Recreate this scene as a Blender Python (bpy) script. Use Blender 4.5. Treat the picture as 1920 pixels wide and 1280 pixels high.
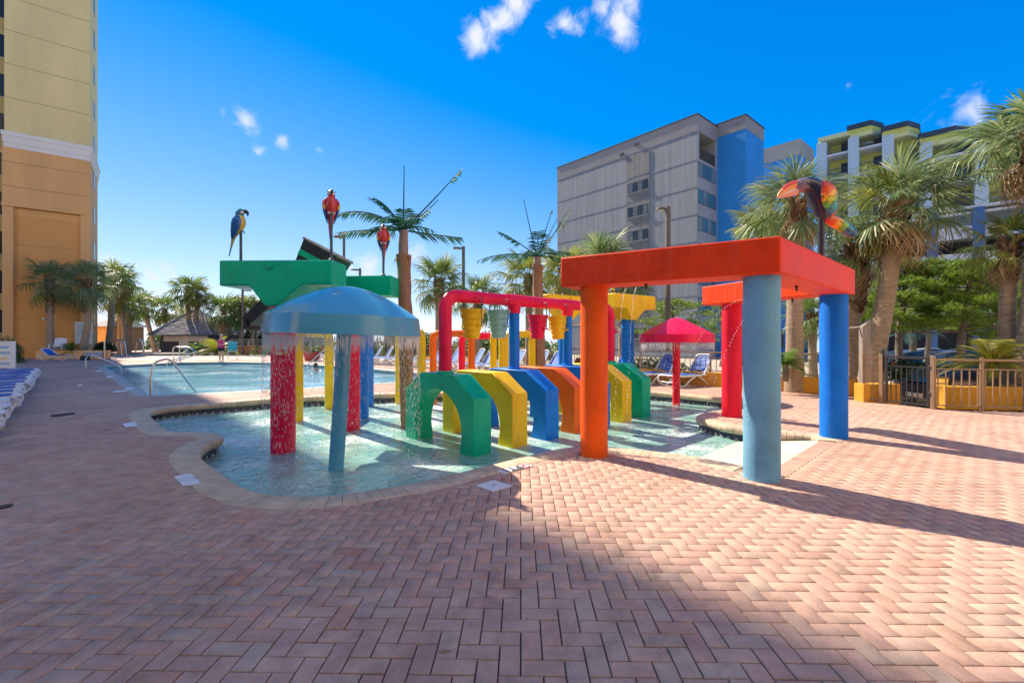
import bpy, bmesh, math, random
import numpy as np
from mathutils import Vector, Matrix, noise as mnoise
from mathutils.geometry import tessellate_polygon
R = math.radians
random.seed(7); rng = np.random.default_rng(7)
for o in list(bpy.data.objects): bpy.data.objects.remove(o)
scene = bpy.context.scene
COL = scene.collection

# ---------------------------------------------------------------- camera
F, HY, H = 853.3, 634.0, 1.48            # focal length and horizon row in photo pixels, eye height in metres
cam_d = bpy.data.cameras.new('camera'); cam = bpy.data.objects.new('camera', cam_d); COL.objects.link(cam)
cam.location = (0, 0, H); cam.rotation_euler = (R(90), 0, 0)
cam_d.lens = 16.0; cam_d.sensor_width = 36.0; cam_d.shift_y = -6/1920
cam_d.clip_start = 0.05; cam_d.clip_end = 20000
scene.camera = cam

# ---------------------------------------------------------------- light
SUN_AZ, SUN_EL = R(45.2), R(43.0)         # the sun stands ahead and to the left of the view, behind the hotel
to_sun = Vector((-math.sin(SUN_AZ)*math.cos(SUN_EL), math.cos(SUN_AZ)*math.cos(SUN_EL), math.sin(SUN_EL)))
sun_d = bpy.data.lights.new('sun', 'SUN'); sun_d.energy = 2.0; sun_d.angle = R(0.53); sun_d.color = (0.96, 0.83, 0.65)
sun = bpy.data.objects.new('sun', sun_d); COL.objects.link(sun)
sun.rotation_euler = to_sun.to_track_quat('Z', 'Y').to_euler()
world = bpy.data.worlds.new('World'); scene.world = world; world.use_nodes = True
scene.view_settings.view_transform = 'Standard'; scene.view_settings.look = 'None'
scene.view_settings.exposure = 2.25; scene.view_settings.gamma = 1.0
try: scene.view_settings.use_curve_mapping = False
except Exception: pass
scene.cycles.max_bounces = 8; scene.cycles.transparent_max_bounces = 24
scene.cycles.use_denoising = True
scene.cycles.caustics_reflective = False; scene.cycles.caustics_refractive = False

def sky_world():
    nt = world.node_tree; N = nt.nodes; L = nt.links; N.clear()
    out = N.new('ShaderNodeOutputWorld'); bg = N.new('ShaderNodeBackground'); sky = N.new('ShaderNodeTexSky')
    sky.sky_type = 'NISHITA'; sky.sun_disc = False
    sky.sun_elevation = SUN_EL; sky.sun_rotation = -SUN_AZ
    sky.altitude = 0; sky.air_density = 0.35; sky.dust_density = 0.0; sky.ozone_density = 2.0
    hs = N.new('ShaderNodeHueSaturation'); hs.inputs['Saturation'].default_value = 2.0; hs.inputs['Hue'].default_value = 0.518
    # film-like shoulder: the brightest part of the sky, low toward the sun, is held back as in the photograph
    SH_A, SH_G = 0.70, 1.65
    dv = N.new('ShaderNodeVectorMath'); dv.operation = 'SCALE'; dv.inputs['Scale'].default_value = SH_A; L.new(sky.outputs[0], dv.inputs[0])
    d1 = N.new('ShaderNodeVectorMath'); d1.operation = 'ADD'; d1.inputs[1].default_value = (1,1,1); L.new(dv.outputs[0], d1.inputs[0])
    nu = N.new('ShaderNodeVectorMath'); nu.operation = 'SCALE'; nu.inputs['Scale'].default_value = SH_G; L.new(sky.outputs[0], nu.inputs[0])
    qv = N.new('ShaderNodeVectorMath'); qv.operation = 'DIVIDE'; L.new(nu.outputs[0], qv.inputs[0]); L.new(d1.outputs[0], qv.inputs[1])
    L.new(qv.outputs[0], hs.inputs['Color'])
    tc = N.new('ShaderNodeTexCoord'); nrm = N.new('ShaderNodeVectorMath'); nrm.operation = 'NORMALIZE'
    L.new(tc.outputs['Generated'], nrm.inputs[0])
    n1 = N.new('ShaderNodeTexNoise'); n1.inputs['Scale'].default_value = 19; n1.inputs['Detail'].default_value = 9
    n1.inputs['Roughness'].default_value = 0.6; n1.inputs['Distortion'].default_value = 0.5
    L.new(nrm.outputs[0], n1.inputs['Vector'])
    # small fair-weather clouds: direction (azimuth as a photo column, height as a photo row), radius, weight
    blobs = [(945,30,.050,1),(925,50,.045,.9),(890,68,.045,1),(903,85,.03,.8),(965,5,.05,1),
             (1155,35,.065,1.0),(1130,20,.05,.95),(1165,62,.045,.9),(1185,5,.06,1.0),(1095,28,.04,.75),(1060,45,.035,.8),(1035,60,.03,.62),
             (460,232,.035,.72),(535,270,.022,.68),(484,287,.022,.62),(597,281,.014,.66),(420,212,.015,.55),
             (280,512,.045,.85),(310,505,.03,.8),(215,500,.03,.8),(690,497,.055,.95),(660,505,.03,.8),(785,487,.055,.95),(835,480,.035,.7),
             (250,560,.05,.75),(330,575,.05,.75),(1800,222,.07,.62),(1760,230,.05,.6),(1590,160,.02,.55)]
    acc = None
    for px, py, r, w in blobs:
        d = Vector(((px-960)/F, 1.0, (HY-py)/F)).normalized()
        ds = N.new('ShaderNodeVectorMath'); ds.operation = 'DISTANCE'; ds.inputs[1].default_value = d
        L.new(nrm.outputs[0], ds.inputs[0])
        mr = N.new('ShaderNodeMapRange'); mr.inputs[1].default_value = 0; mr.inputs[2].default_value = r
        mr.inputs[3].default_value = w; mr.inputs[4].default_value = 0
        L.new(ds.outputs['Value'], mr.inputs[0])
        if acc is None: acc = mr.outputs[0]
        else:
            mx = N.new('ShaderNodeMath'); mx.operation = 'MAXIMUM'
            L.new(acc, mx.inputs[0]); L.new(mr.outputs[0], mx.inputs[1]); acc = mx.outputs[0]
    nz = N.new('ShaderNodeMath'); nz.operation = 'MULTIPLY_ADD'; nz.inputs[1].default_value = 2.1; nz.inputs[2].default_value = -1.08
    L.new(n1.outputs['Fac'], nz.inputs[0])
    sm = N.new('ShaderNodeMath'); sm.operation = 'ADD'; L.new(acc, sm.inputs[0]); L.new(nz.outputs[0], sm.inputs[1])
    ss = N.new('ShaderNodeMapRange'); ss.interpolation_type = 'SMOOTHSTEP'
    ss.inputs[1].default_value = 0.27; ss.inputs[2].default_value = 1.1
    L.new(sm.outputs[0], ss.inputs[0])
    zero = N.new('ShaderNodeMath'); zero.operation = 'GREATER_THAN'; zero.inputs[1].default_value = 0.001; L.new(acc, zero.inputs[0])
    ml = N.new('ShaderNodeMath'); ml.operation = 'MULTIPLY'; L.new(ss.outputs[0], ml.inputs[0]); L.new(zero.outputs[0], ml.inputs[1])
    mix = N.new('ShaderNodeMix'); mix.data_type = 'RGBA'
    L.new(ml.outputs[0], mix.inputs['Factor']); L.new(hs.outputs[0], mix.inputs[6]); mix.inputs[7].default_value = (1.3, 1.36, 1.55, 1)
    L.new(mix.outputs[2], bg.inputs['Color']); bg.inputs['Strength'].default_value = 0.143
    L.new(bg.outputs[0], out.inputs['Surface'])
sky_world()

# ---------------------------------------------------------------- from photo pixels to places on the ground
def G(px, py, z=0.0):
    Y = F*(H-z)/(py-HY); return ((px-960)*Y/F, Y)
def XP(px, Y): return (px-960)*Y/F
def ZH(py, Y): return H + (HY-py)*Y/F

# ---------------------------------------------------------------- materials
MATS = {}
def rgb(c): return (c[0], c[1], c[2], 1)
def M(name, c=(.5,.5,.5), rough=.55, var=.12, vs=3.0, bump=.0, bs=60, spec=.5, metal=0, coat=0, c2=None, vmix=.5, sub=0, alpha=1, coord='Object', stretch=None, vs2=None):
    if name in MATS: return MATS[name]
    m = bpy.data.materials.new(name); m.use_nodes = True; MATS[name] = m
    nt = m.node_tree; N = nt.nodes; L = nt.links
    p = N['Principled BSDF']
    p.inputs['Roughness'].default_value = rough; p.inputs['Metallic'].default_value = metal
    p.inputs['Specular IOR Level'].default_value = spec; p.inputs['Coat Weight'].default_value = coat; p.inputs['Coat Roughness'].default_value = .12
    tc = N.new('ShaderNodeTexCoord'); vec = tc.outputs[coord]
    if stretch:
        mp = N.new('ShaderNodeMapping'); mp.inputs['Scale'].default_value = stretch; L.new(vec, mp.inputs[0]); vec = mp.outputs[0]
    n = N.new('ShaderNodeTexNoise'); n.inputs['Scale'].default_value = vs; n.inputs['Detail'].default_value = 6; n.inputs['Roughness'].default_value = .6
    L.new(vec, n.inputs['Vector'])
    a = tuple(max(0, x*(1-var)) for x in c); b = tuple(min(1, x*(1+var)) for x in c)
    if c2 is not None: a, b = c, c2
    rp = N.new('ShaderNodeValToRGB'); rp.color_ramp.elements[0].position = .32; rp.color_ramp.elements[1].position = .68
    rp.color_ramp.elements[0].color = rgb(a); rp.color_ramp.elements[1].color = rgb(b)
    L.new(n.outputs['Fac'], rp.inputs[0]); L.new(rp.outputs[0], p.inputs['Base Color'])
    if bump:
        n2 = N.new('ShaderNodeTexNoise'); n2.inputs['Scale'].default_value = bs; n2.inputs['Detail'].default_value = 4
        L.new(vec, n2.inputs['Vector'])
        bp = N.new('ShaderNodeBump'); bp.inputs['Strength'].default_value = min(1, bump*10); bp.inputs['Distance'].default_value = .02*bump*10
        L.new(n2.outputs['Fac'], bp.inputs['Height']); L.new(bp.outputs[0], p.inputs['Normal'])
    # a little roughness variation everywhere, so nothing is evenly glossy
    rr = N.new('ShaderNodeMapRange'); rr.inputs[3].default_value = max(.02, rough-.09); rr.inputs[4].default_value = min(1, rough+.12)
    L.new(n.outputs['Fac'], rr.inputs[0]); L.new(rr.outputs[0], p.inputs['Roughness'])
    return m

def leafmat(name, c1, c2, c3=None):
    if name in MATS: return MATS[name]
    m = bpy.data.materials.new(name); m.use_nodes = True; MATS[name] = m
    nt = m.node_tree; N = nt.nodes; L = nt.links; p = N['Principled BSDF']; out = N['Material Output']
    g = N.new('ShaderNodeNewGeometry'); oi = N.new('ShaderNodeObjectInfo')
    ad = N.new('ShaderNodeMath'); ad.operation = 'ADD'; L.new(g.outputs['Random Per Island'], ad.inputs[0]); L.new(oi.outputs['Random'], ad.inputs[1])
    fr = N.new('ShaderNodeMath'); fr.operation = 'FRACT'; L.new(ad.outputs[0], fr.inputs[0])
    rp = N.new('ShaderNodeValToRGB'); rp.color_ramp.elements[0].color = rgb(c1); rp.color_ramp.elements[1].color = rgb(c2)
    if c3:
        e = rp.color_ramp.elements.new(.86); e.color = rgb(c2); rp.color_ramp.elements[2].color = rgb(c3)
    L.new(fr.outputs[0], rp.inputs[0]); L.new(rp.outputs[0], p.inputs['Base Color'])
    p.inputs['Roughness'].default_value = .42; p.inputs['Specular IOR Level'].default_value = .4
    tr = N.new('ShaderNodeBsdfTranslucent'); L.new(rp.outputs[0], tr.inputs[0])
    mx = N.new('ShaderNodeMixShader'); mx.inputs[0].default_value = .42
    L.new(p.outputs[0], mx.inputs[1]); L.new(tr.outputs[0], mx.inputs[2]); L.new(mx.outputs[0], out.inputs['Surface'])
    return m

# ---------------------------------------------------------------- objects
def tag(o, label=None, cat=None, group=None, kind=None):
    if label: o['label'] = label
    if cat: o['category'] = cat
    if group: o['group'] = group
    if kind: o['kind'] = kind
    return o
def empty(name, loc, rz=0, label=None, cat=None, group=None):
    o = bpy.data.objects.new(name, None); COL.objects.link(o); o.location = loc; o.rotation_euler = (0, 0, rz)
    o.empty_display_size = .1
    return tag(o, label, cat, group)
def link(name, me, parent=None, loc=(0,0,0), rot=(0,0,0), sc=None):
    o = bpy.data.objects.new(name, me); COL.objects.link(o); o.location = loc; o.rotation_euler = rot
    if sc is not None: o.scale = sc if hasattr(sc, '__len__') else (sc, sc, sc)
    if parent: o.parent = parent
    return o
def copy_tree(o, parent=None):
    c = o.copy(); COL.objects.link(c); c.parent = parent
    for ch in list(o.children): copy_tree(ch, c)
    return c

class MB:
    """collects shapes and links them as one mesh object"""
    def __init__(s): s.v = []; s.f = []; s.vc = []
    def add(s, vs, fs, col=None):
        b = len(s.v); s.v += [tuple(v) for v in vs]; s.f += [tuple(i+b for i in f) for f in fs]
        if col is not None: s.vc += [col]*len(vs) if not isinstance(col, list) else col
        return s
    def box(s, c, d, rz=0, rot=None):
        x, y, z = d[0]/2, d[1]/2, d[2]/2
        P = [Vector(p) for p in ((-x,-y,-z),(x,-y,-z),(x,y,-z),(-x,y,-z),(-x,-y,z),(x,-y,z),(x,y,z),(-x,y,z))]
        m = rot if rot is not None else Matrix.Rotation(rz, 3, 'Z')
        return s.add([m@p+Vector(c) for p in P], [(3,2,1,0),(4,5,6,7),(0,1,5,4),(1,2,6,5),(2,3,7,6),(3,0,4,7)])
    def loft(s, rings, caps=True, closed=True, col=None):
        n = len(rings[0]); vs = [p for r in rings for p in r]; fs = []
        for i in range(len(rings)-1):
            for j in range(n if closed else n-1):
                k = (j+1) % n; fs.append((i*n+j, i*n+k, (i+1)*n+k, (i+1)*n+j))
        if caps and closed:
            fs.append(tuple(range(n))[::-1]); fs.append(tuple((len(rings)-1)*n+j for j in range(n)))
        return s.add(vs, fs, col)
    def tube(s, pts, r, n=12, caps=True, col=None):
        pts = [Vector(p) for p in pts]; m = len(pts)
        rr = r if hasattr(r, '__len__') else [r]*m
        rings = []; up = None
        for i, p in enumerate(pts):
            t = (pts[min(i+1, m-1)]-pts[max(i-1, 0)]).normalized()
            if up is None:
                up = Vector((0,0,1)) if abs(t.z) < .9 else Vector((0,1,0))
            a = t.cross(up).normalized(); b = a.cross(t).normalized(); up = b
            rings.append([p + a*math.cos(q)*rr[i] + b*math.sin(q)*rr[i] for q in [2*math.pi*k/n for k in range(n)]])
        return s.loft(rings, caps, True, col)
    def lathe(s, prof, n=24, c=(0,0,0), caps=True):
        rings = [[(c[0]+r*math.cos(2*math.pi*k/n), c[1]+r*math.sin(2*math.pi*k/n), c[2]+z) for k in range(n)] for r, z in prof]
        return s.loft(rings, caps)
    def prism(s, poly, z0, z1):
        n = len(poly); vs = [(p[0],p[1],z0) for p in poly]+[(p[0],p[1],z1) for p in poly]
        fs = [tuple(range(n))[::-1], tuple(range(n, 2*n))]+[(i, (i+1)%n, n+(i+1)%n, n+i) for i in range(n)]
        return s.add(vs, fs)
    def mesh(s, name, mat, smooth=False, ang=40):
        me = bpy.data.meshes.new(name); me.from_pydata(s.v, [], s.f); me.update()
        if mat: me.materials.append(mat)
        if s.vc:
            ca = me.color_attributes.new('Col', 'FLOAT_COLOR', 'POINT')
            ca.data.foreach_set('color', np.array([rgb(c) for c in s.vc], dtype=np.float32).ravel())
        if smooth:
            me.shade_smooth(); me.set_sharp_from_angle(angle=R(ang))
        return me
    def build(s, name, mat, parent=None, smooth=False, ang=40, bevel=0, seg=2, world=False, fix=True, loc=(0,0,0), rot=(0,0,0)):
        if world and parent is not None:
            l = parent.location; s.v = [(a-l.x, b-l.y, c-l.z) for a, b, c in s.v]
        me = s.mesh(name, mat, smooth or bevel > 0, ang)
        if fix:
            bm = bmesh.new(); bm.from_mesh(me); bmesh.ops.recalc_face_normals(bm, faces=bm.faces); bm.to_mesh(me); bm.free()
        o = link(name, me, parent, loc, rot)
        if bevel:
            b = o.modifiers.new('edge_wear', 'BEVEL'); b.width = bevel; b.segments = seg; b.limit_method = 'ANGLE'; b.angle_limit = R(35)
        return o

def arc(c, r, a0, a1, n): return [(c[0]+r*math.cos(a0+(a1-a0)*i/n), c[1]+r*math.sin(a0+(a1-a0)*i/n)) for i in range(n+1)]
def catmull(P, closed=True, sub=8):
    P = [Vector(p) for p in P]; n = len(P); out = []
    for i in range(n if closed else n-1):
        if closed: a, b, c, d = P[(i-1)%n], P[i], P[(i+1)%n], P[(i+2)%n]
        else: a, b, c, d = P[max(i-1,0)], P[i], P[i+1], P[min(i+2,n-1)]
        for k in range(sub):
            t = k/sub
            out.append(.5*((2*b)+(-a+c)*t+(2*a-5*b+4*c-d)*t*t+(-a+3*b-3*c+d)*t**3))
    if not closed: out.append(P[-1])
    return out
def resample(P, step, closed=True):
    P = [Vector(p) for p in P]
    if closed: P = P+[P[0]]
    d = [0]
    for i in range(1, len(P)): d.append(d[-1]+(P[i]-P[i-1]).length)
    n = max(3, int(round(d[-1]/step))); out = []; j = 0
    for k in range(n if closed else n+1):
        s = d[-1]*k/n
        while j < len(d)-2 and d[j+1] < s: j += 1
        t = (s-d[j])/max(1e-9, d[j+1]-d[j]); out.append(P[j].lerp(P[j+1], t))
    return out
def normals2d(P, closed=True):
    n = len(P); out = []
    for i in range(n):
        t = (P[(i+1)%n]-P[(i-1)%n]) if closed else (P[min(i+1,n-1)]-P[max(i-1,0)])
        t = t.normalized(); out.append(Vector((t.y, -t.x)))
    return out
def inside(poly, X, Y):
    px = np.array([p[0] for p in poly]); py = np.array([p[1] for p in poly]); r = np.zeros(np.shape(X), bool); j = len(px)-1
    for i in range(len(px)):
        c = (py[i] > Y) != (py[j] > Y)
        with np.errstate(divide='ignore', invalid='ignore'):
            xx = (px[j]-px[i])*(Y-py[i])/(py[j]-py[i])+px[i]
        r ^= c & (X < xx); j = i
    return r
def sheet(name, outer, holes, z, mat, kind='structure', parent=None):
    loops = [[Vector((p[0], p[1], 0)) for p in outer]]+[[Vector((p[0], p[1], 0)) for p in h] for h in holes]
    tris = tessellate_polygon(loops); flat = [(v.x, v.y, z) for l in loops for v in l]
    b = MB(); b.add(flat, [tuple(t) for t in tris]); o = b.build(name, mat, parent)
    me = o.data
    if me.polygons and me.polygons[0].normal.z < 0:
        me.flip_normals()
    if parent is None: tag(o, kind=kind)
    return o
# ================================================================ GROUND, DECK, POOLS
def water_mat(name, tint, foam=0.0, wave=9.0, wstr=.35, fscale=3.0, deep=None, gloss=.04, milk=.5):
    m = bpy.data.materials.new(name); m.use_nodes = True
    nt = m.node_tree; N = nt.nodes; L = nt.links; N.clear()
    out = N.new('ShaderNodeOutputMaterial'); tc = N.new('ShaderNodeTexCoord')
    n1 = N.new('ShaderNodeTexNoise'); n1.inputs['Scale'].default_value = wave; n1.inputs['Detail'].default_value = 5; n1.inputs['Distortion'].default_value = .7
    n2 = N.new('ShaderNodeTexNoise'); n2.inputs['Scale'].default_value = wave*.22; n2.inputs['Detail'].default_value = 2
    L.new(tc.outputs['Object'], n1.inputs['Vector']); L.new(tc.outputs['Object'], n2.inputs['Vector'])
    ad = N.new('ShaderNodeMath'); ad.operation = 'MULTIPLY_ADD'; ad.inputs[1].default_value = 2.0
    L.new(n2.outputs['Fac'], ad.inputs[0]); L.new(n1.outputs['Fac'], ad.inputs[2])
    bp = N.new('ShaderNodeBump'); bp.inputs['Strength'].default_value = wstr; bp.inputs['Distance'].default_value = .06
    L.new(ad.outputs[0], bp.inputs['Height'])
    gl = N.new('ShaderNodeBsdfGlossy'); gl.inputs['Roughness'].default_value = gloss; L.new(bp.outputs[0], gl.inputs['Normal'])
    tr = N.new('ShaderNodeBsdfTransparent'); tr.inputs[0].default_value = rgb(tint)
    # scattering in the churned water: a milky diffuse share
    df = N.new('ShaderNodeBsdfDiffuse'); df.inputs[0].default_value = rgb(deep or tint); L.new(bp.outputs[0], df.inputs['Normal'])
    ms = N.new('ShaderNodeMixShader'); ms.inputs[0].default_value = milk if deep else .0
    L.new(tr.outputs[0], ms.inputs[1]); L.new(df.outputs[0], ms.inputs[2])
    fr = N.new('ShaderNodeFresnel'); fr.inputs['IOR'].default_value = 1.33; L.new(bp.outputs[0], fr.inputs['Normal'])
    mx = N.new('ShaderNodeMixShader'); L.new(fr.outputs[0], mx.inputs[0]); L.new(ms.outputs[0], mx.inputs[1]); L.new(gl.outputs[0], mx.inputs[2])
    last = mx
    if foam:
        nf = N.new('ShaderNodeTexNoise'); nf.inputs['Scale'].default_value = fscale*7; nf.inputs['Detail'].default_value = 8; nf.inputs['Roughness'].default_value = .72; nf.inputs['Distortion'].default_value = 1.2
        ng = N.new('ShaderNodeTexNoise'); ng.inputs['Scale'].default_value = fscale*.4; ng.inputs['Detail'].default_value = 3
        L.new(tc.outputs['Object'], nf.inputs['Vector']); L.new(tc.outputs['Object'], ng.inputs['Vector'])
        pr = N.new('ShaderNodeMath'); pr.operation = 'MULTIPLY'; L.new(nf.outputs['Fac'], pr.inputs[0]); L.new(ng.outputs['Fac'], pr.inputs[1])
        mr = N.new('ShaderNodeMapRange'); mr.interpolation_type = 'SMOOTHSTEP'; mr.inputs[1].default_value = .225; mr.inputs[2].default_value = .39; mr.inputs[4].default_value = foam
        L.new(pr.outputs[0], mr.inputs[0])
        fd = N.new('ShaderNodeBsdfDiffuse'); fd.inputs[0].default_value = (.8,.86,.86,1); L.new(bp.outputs[0], fd.inputs['Normal'])
        m2 = N.new('ShaderNodeMixShader'); L.new(mr.outputs[0], m2.inputs[0]); L.new(mx.outputs[0], m2.inputs[1]); L.new(fd.outputs[0], m2.inputs[2]); last = m2
    L.new(last.outputs[0], out.inputs['Surface'])
    return m

def brick_mat():
    m = bpy.data.materials.new('clay_pavers'); m.use_nodes = True
    nt = m.node_tree; N = nt.nodes; L = nt.links; p = N['Principled BSDF']
    g = N.new('ShaderNodeNewGeometry'); oi = N.new('ShaderNodeObjectInfo')
    ad = N.new('ShaderNodeMath'); ad.operation = 'ADD'; L.new(g.outputs['Random Per Island'], ad.inputs[0]); L.new(oi.outputs['Random'], ad.inputs[1])
    fr = N.new('ShaderNodeMath'); fr.operation = 'FRACT'; L.new(ad.outputs[0], fr.inputs[0])
    rp = N.new('ShaderNodeValToRGB'); cr = rp.color_ramp
    cols = [(0,(.57,.345,.27)),(.22,(.615,.395,.30)),(.42,(.585,.37,.295)),(.6,(.60,.40,.305)),(.75,(.61,.395,.305)),(.87,(.555,.415,.32)),(.94,(.58,.40,.30)),(1,(.58,.31,.225))]
    cr.elements[0].color = rgb(cols[0][1]); cr.elements[1].color = rgb(cols[-1][1])
    for q, c in cols[1:-1]: e = cr.elements.new(q); e.color = rgb(c)
    L.new(fr.outputs[0], rp.inputs[0])
    pos = g.outputs['Position']
    n1 = N.new('ShaderNodeTexNoise'); n1.inputs['Scale'].default_value = 170; n1.inputs['Detail'].default_value = 6; n1.inputs['Roughness'].default_value = .75; L.new(pos, n1.inputs['Vector'])
    n2 = N.new('ShaderNodeTexNoise'); n2.inputs['Scale'].default_value = 6; n2.inputs['Detail'].default_value = 5; n2.inputs['Roughness'].default_value = .65; L.new(pos, n2.inputs['Vector'])
    n3 = N.new('ShaderNodeTexNoise'); n3.inputs['Scale'].default_value = .55; n3.inputs['Detail'].default_value = 4; L.new(pos, n3.inputs['Vector'])
    def mul(src, noise, lo, hi, a=.3, b=.7):
        mr = N.new('ShaderNodeMapRange'); mr.inputs[1].default_value = a; mr.inputs[2].default_value = b; mr.inputs[3].default_value = lo; mr.inputs[4].default_value = hi
        L.new(noise, mr.inputs[0])
        mx = N.new('ShaderNodeMix'); mx.data_type = 'RGBA'; mx.blend_type = 'MULTIPLY'; mx.inputs['Factor'].default_value = 1
        L.new(src, mx.inputs[6]); L.new(mr.outputs[0], mx.inputs[7]); return mx.outputs[2]
    c = mul(rp.outputs[0], n1.outputs['Fac'], .66, 1.16); c = mul(c, n2.outputs['Fac'], .76, 1.18); c = mul(c, n3.outputs['Fac'], .84, 1.10)
    n4 = N.new('ShaderNodeTexNoise'); n4.inputs['Scale'].default_value = 2.1; n4.inputs['Detail'].default_value = 9; n4.inputs['Roughness'].default_value = .75; n4.inputs['Distortion'].default_value = .6; L.new(pos, n4.inputs['Vector'])
    c = mul(c, n4.outputs['Fac'], .70, 1.0, .30, .46)
    L.new(c, p.inputs['Base Color'])
    # damp patches near the splash pool: smoother where the noise is high
    mr = N.new('ShaderNodeMapRange'); mr.inputs[1].default_value = .35; mr.inputs[2].default_value = .7; mr.inputs[3].default_value = .88; mr.inputs[4].default_value = .66; p.inputs['Specular IOR Level'].default_value = .28
    L.new(n3.outputs['Fac'], mr.inputs[0]); L.new(mr.outputs[0], p.inputs['Roughness'])
    bp = N.new('ShaderNodeBump'); bp.inputs['Strength'].default_value = .35; bp.inputs['Distance'].default_value = .004
    L.new(n1.outputs['Fac'], bp.inputs['Height']); L.new(bp.outputs[0], p.inputs['Normal'])
    return m

WATER_Z, MAIN_Z, FLOOR_Z = -.22, -.16, -.50
# ---- outlines
left_px = [(276,776),(287,789),(299,800.6),(316,808),(345,810.6),(379,810.6),(402,813),(413,818),(408,824),(390,830),(373,843),(368,852),(374,862),
  (390,875),(413,892),(436,909),(459,918),(488,927),(531,932),(574,933),(617,931),(660,927),(717,917),(780,907),(860,888),(933,870),(1027,847),(1078,838.5),
  (1098,836),(1120,836.5),(1150,839),(1210,845),(1280,853.6),(1341,864),(1396,875),(1432,884)]
ramp_px = [(1460,871),(1498,848),(1536,827)]
right_px = [(1528,818),(1462,812),(1396,803),(1358,797),(1336,791),(1316,785),(1308,781),(1316,776),(1333,772),(1360,769),(1398,767),(1418,761),(1405,753),(1353,747),(1225,735),
  (1120,733),(980,734),(860,736),(743,738),(688,740),(562,745),(509,748),(430,754),(345,761),(290,768)]
def outline(px): return [Vector(G(*p)) for p in px]
SPLASH = resample(catmull(outline(left_px+ramp_px+right_px), True, 8), .11)
area = sum(SPLASH[i].x*SPLASH[(i+1)%len(SPLASH)].y-SPLASH[(i+1)%len(SPLASH)].x*SPLASH[i].y for i in range(len(SPLASH)))
if area < 0: SPLASH = SPLASH[::-1]
SN = normals2d(SPLASH)
for _ in range(3): SN = [((SN[i-1]+SN[i]*2+SN[(i+1)%len(SN)])/4).normalized() for i in range(len(SN))]
CW = .285
SPLASH_OUT = [p+n*(CW-.02) for p, n in zip(SPLASH, SN)]
RA, RB = Vector(G(1440,884)), Vector(G(1536,826))
def on_ramp(p):
    d = RB-RA; t = (p-RA).dot(d)/d.length_squared; q = RA+d*t
    return -.02 < t < 1.0 and (p-q).length < .22
MAINP = [(-9.43,11.8),(-9.0,11.85),(-6.3,13.5),(-3.9,15.4),(-2.2,17.0),(-2.1,17.7),(-3.5,19.3),(-5.24,20.7),(-7.07,22.5),(-12.6,26.9),(-16,28.3),(-18.3,28.7),(-20.5,28.0),(-21.9,24.4)]
MAIN = []
mv = [Vector(p) for p in MAINP]
for i, p in enumerate(mv):                      # gently rounded corners
    a, b = mv[i-1], mv[(i+1)%len(mv)]
    for t in (0, .5, 1):
        q = p.lerp(a, min(.25, .6/(p-a).length)); r = p.lerp(b, min(.25, .6/(p-b).length))
        MAIN.append(q.lerp(p, t).lerp(p.lerp(r, t), t))
MAIN = resample(MAIN, .30)
area = sum(MAIN[i].x*MAIN[(i+1)%len(MAIN)].y-MAIN[(i+1)%len(MAIN)].x*MAIN[i].y for i in range(len(MAIN)))
if area < 0: MAIN = MAIN[::-1]
MN = normals2d(MAIN); MAIN_OUT = [p+n*.30 for p, n in zip(MAIN, MN)]
FARP = [Vector((-28.5+7.5*math.cos(a)+1.2*math.cos(2*a), 41.5+3.6*math.sin(a))) for a in [2*math.pi*k/48 for k in range(48)]]
DECK = [(-70,-10),(15,-10),(15,8.7),(10.6,9.05),(8.95,9.4),(8.55,10.4),(9.1,11.9),(4.6,16.1),(-5.6,31.4),(-16,44),(-30,60),(-70,60)]

m_brick = brick_mat()
m_joint = M('joint_sand', (.05,.038,.032), .95, .3, 20)
m_coping = M('cast_coping', (.56,.455,.32), .7, .2, 5, .06, 90)
m_plaster = M('pool_plaster', (.62,.72,.70), .6, .12, 1.2, .03, 20)
m_mainfloor = M('pool_plaster_blue', (.22,.56,.72), .6, .15, .8)
m_sand = M('dune_sand', (.46,.40,.30), .95, .15, .2, .05, 3)
m_asphalt = M('asphalt', (.075,.075,.08), .9, .2, 3, .05, 80)
m_grass = M('lawn_grass', (.10,.17,.03), .9, .35, 9, .1, 120, c2=(.17,.26,.05))
m_sea = water_mat('sea_water', (.05,.2,.25), 0, .25, .5, deep=(.05,.25,.33)); 

# ground sheet out to the horizon, falling to the beach
b = MB(); ys = [-3000,-60,70,95,120,160,9000]; zs = [-.62,-.62,-.62,-.9,-2.2,-4,-40]
vs = []; fs = []
for i, (y, z) in enumerate(zip(ys, zs)):
    vs += [(-9000,y,z),(9000,y,z)]
    if i: fs.append((2*i-2,2*i-1,2*i+1,2*i))
b.add(vs, fs); g = b.build('ground', m_sand); tag(g, 'pale sandy ground and dunes reaching to the beach', kind='structure')
b = MB(); b.add([(-9000,128,-2.9),(9000,128,-2.9),(9000,12000,-2.9),(-9000,12000,-2.9)], [(0,1,2,3)])
tag(b.build('sea', m_sea), 'blue sea on the horizon beyond the palms', kind='structure')
# deck bed with openings for the pools, drain sheets beyond the built pavers
deck = sheet('pavement', DECK, [SPLASH, MAIN, FARP], -.014, m_joint); tag(deck, 'red brick paver pool deck in herringbone bond')
# far part of the deck, where single pavers can no longer be told apart
m_far = M('far_pavers', (.44,.28,.23), .7, .22, 2.2, .03, 90, stretch=(3,1,1))
FAR_Y = 21.0
def clip_far(poly):
    out = []
    n = len(poly)
    for i in range(n):
        a, c = poly[i], poly[(i+1)%n]
        ia, ic = a[1] >= FAR_Y, c[1] >= FAR_Y
        if ia: out.append((a[0], a[1]))
        if ia != ic:
            t = (FAR_Y-a[1])/(c[1]-a[1]); out.append((a[0]+(c[0]-a[0])*t, FAR_Y))
    return out
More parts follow.
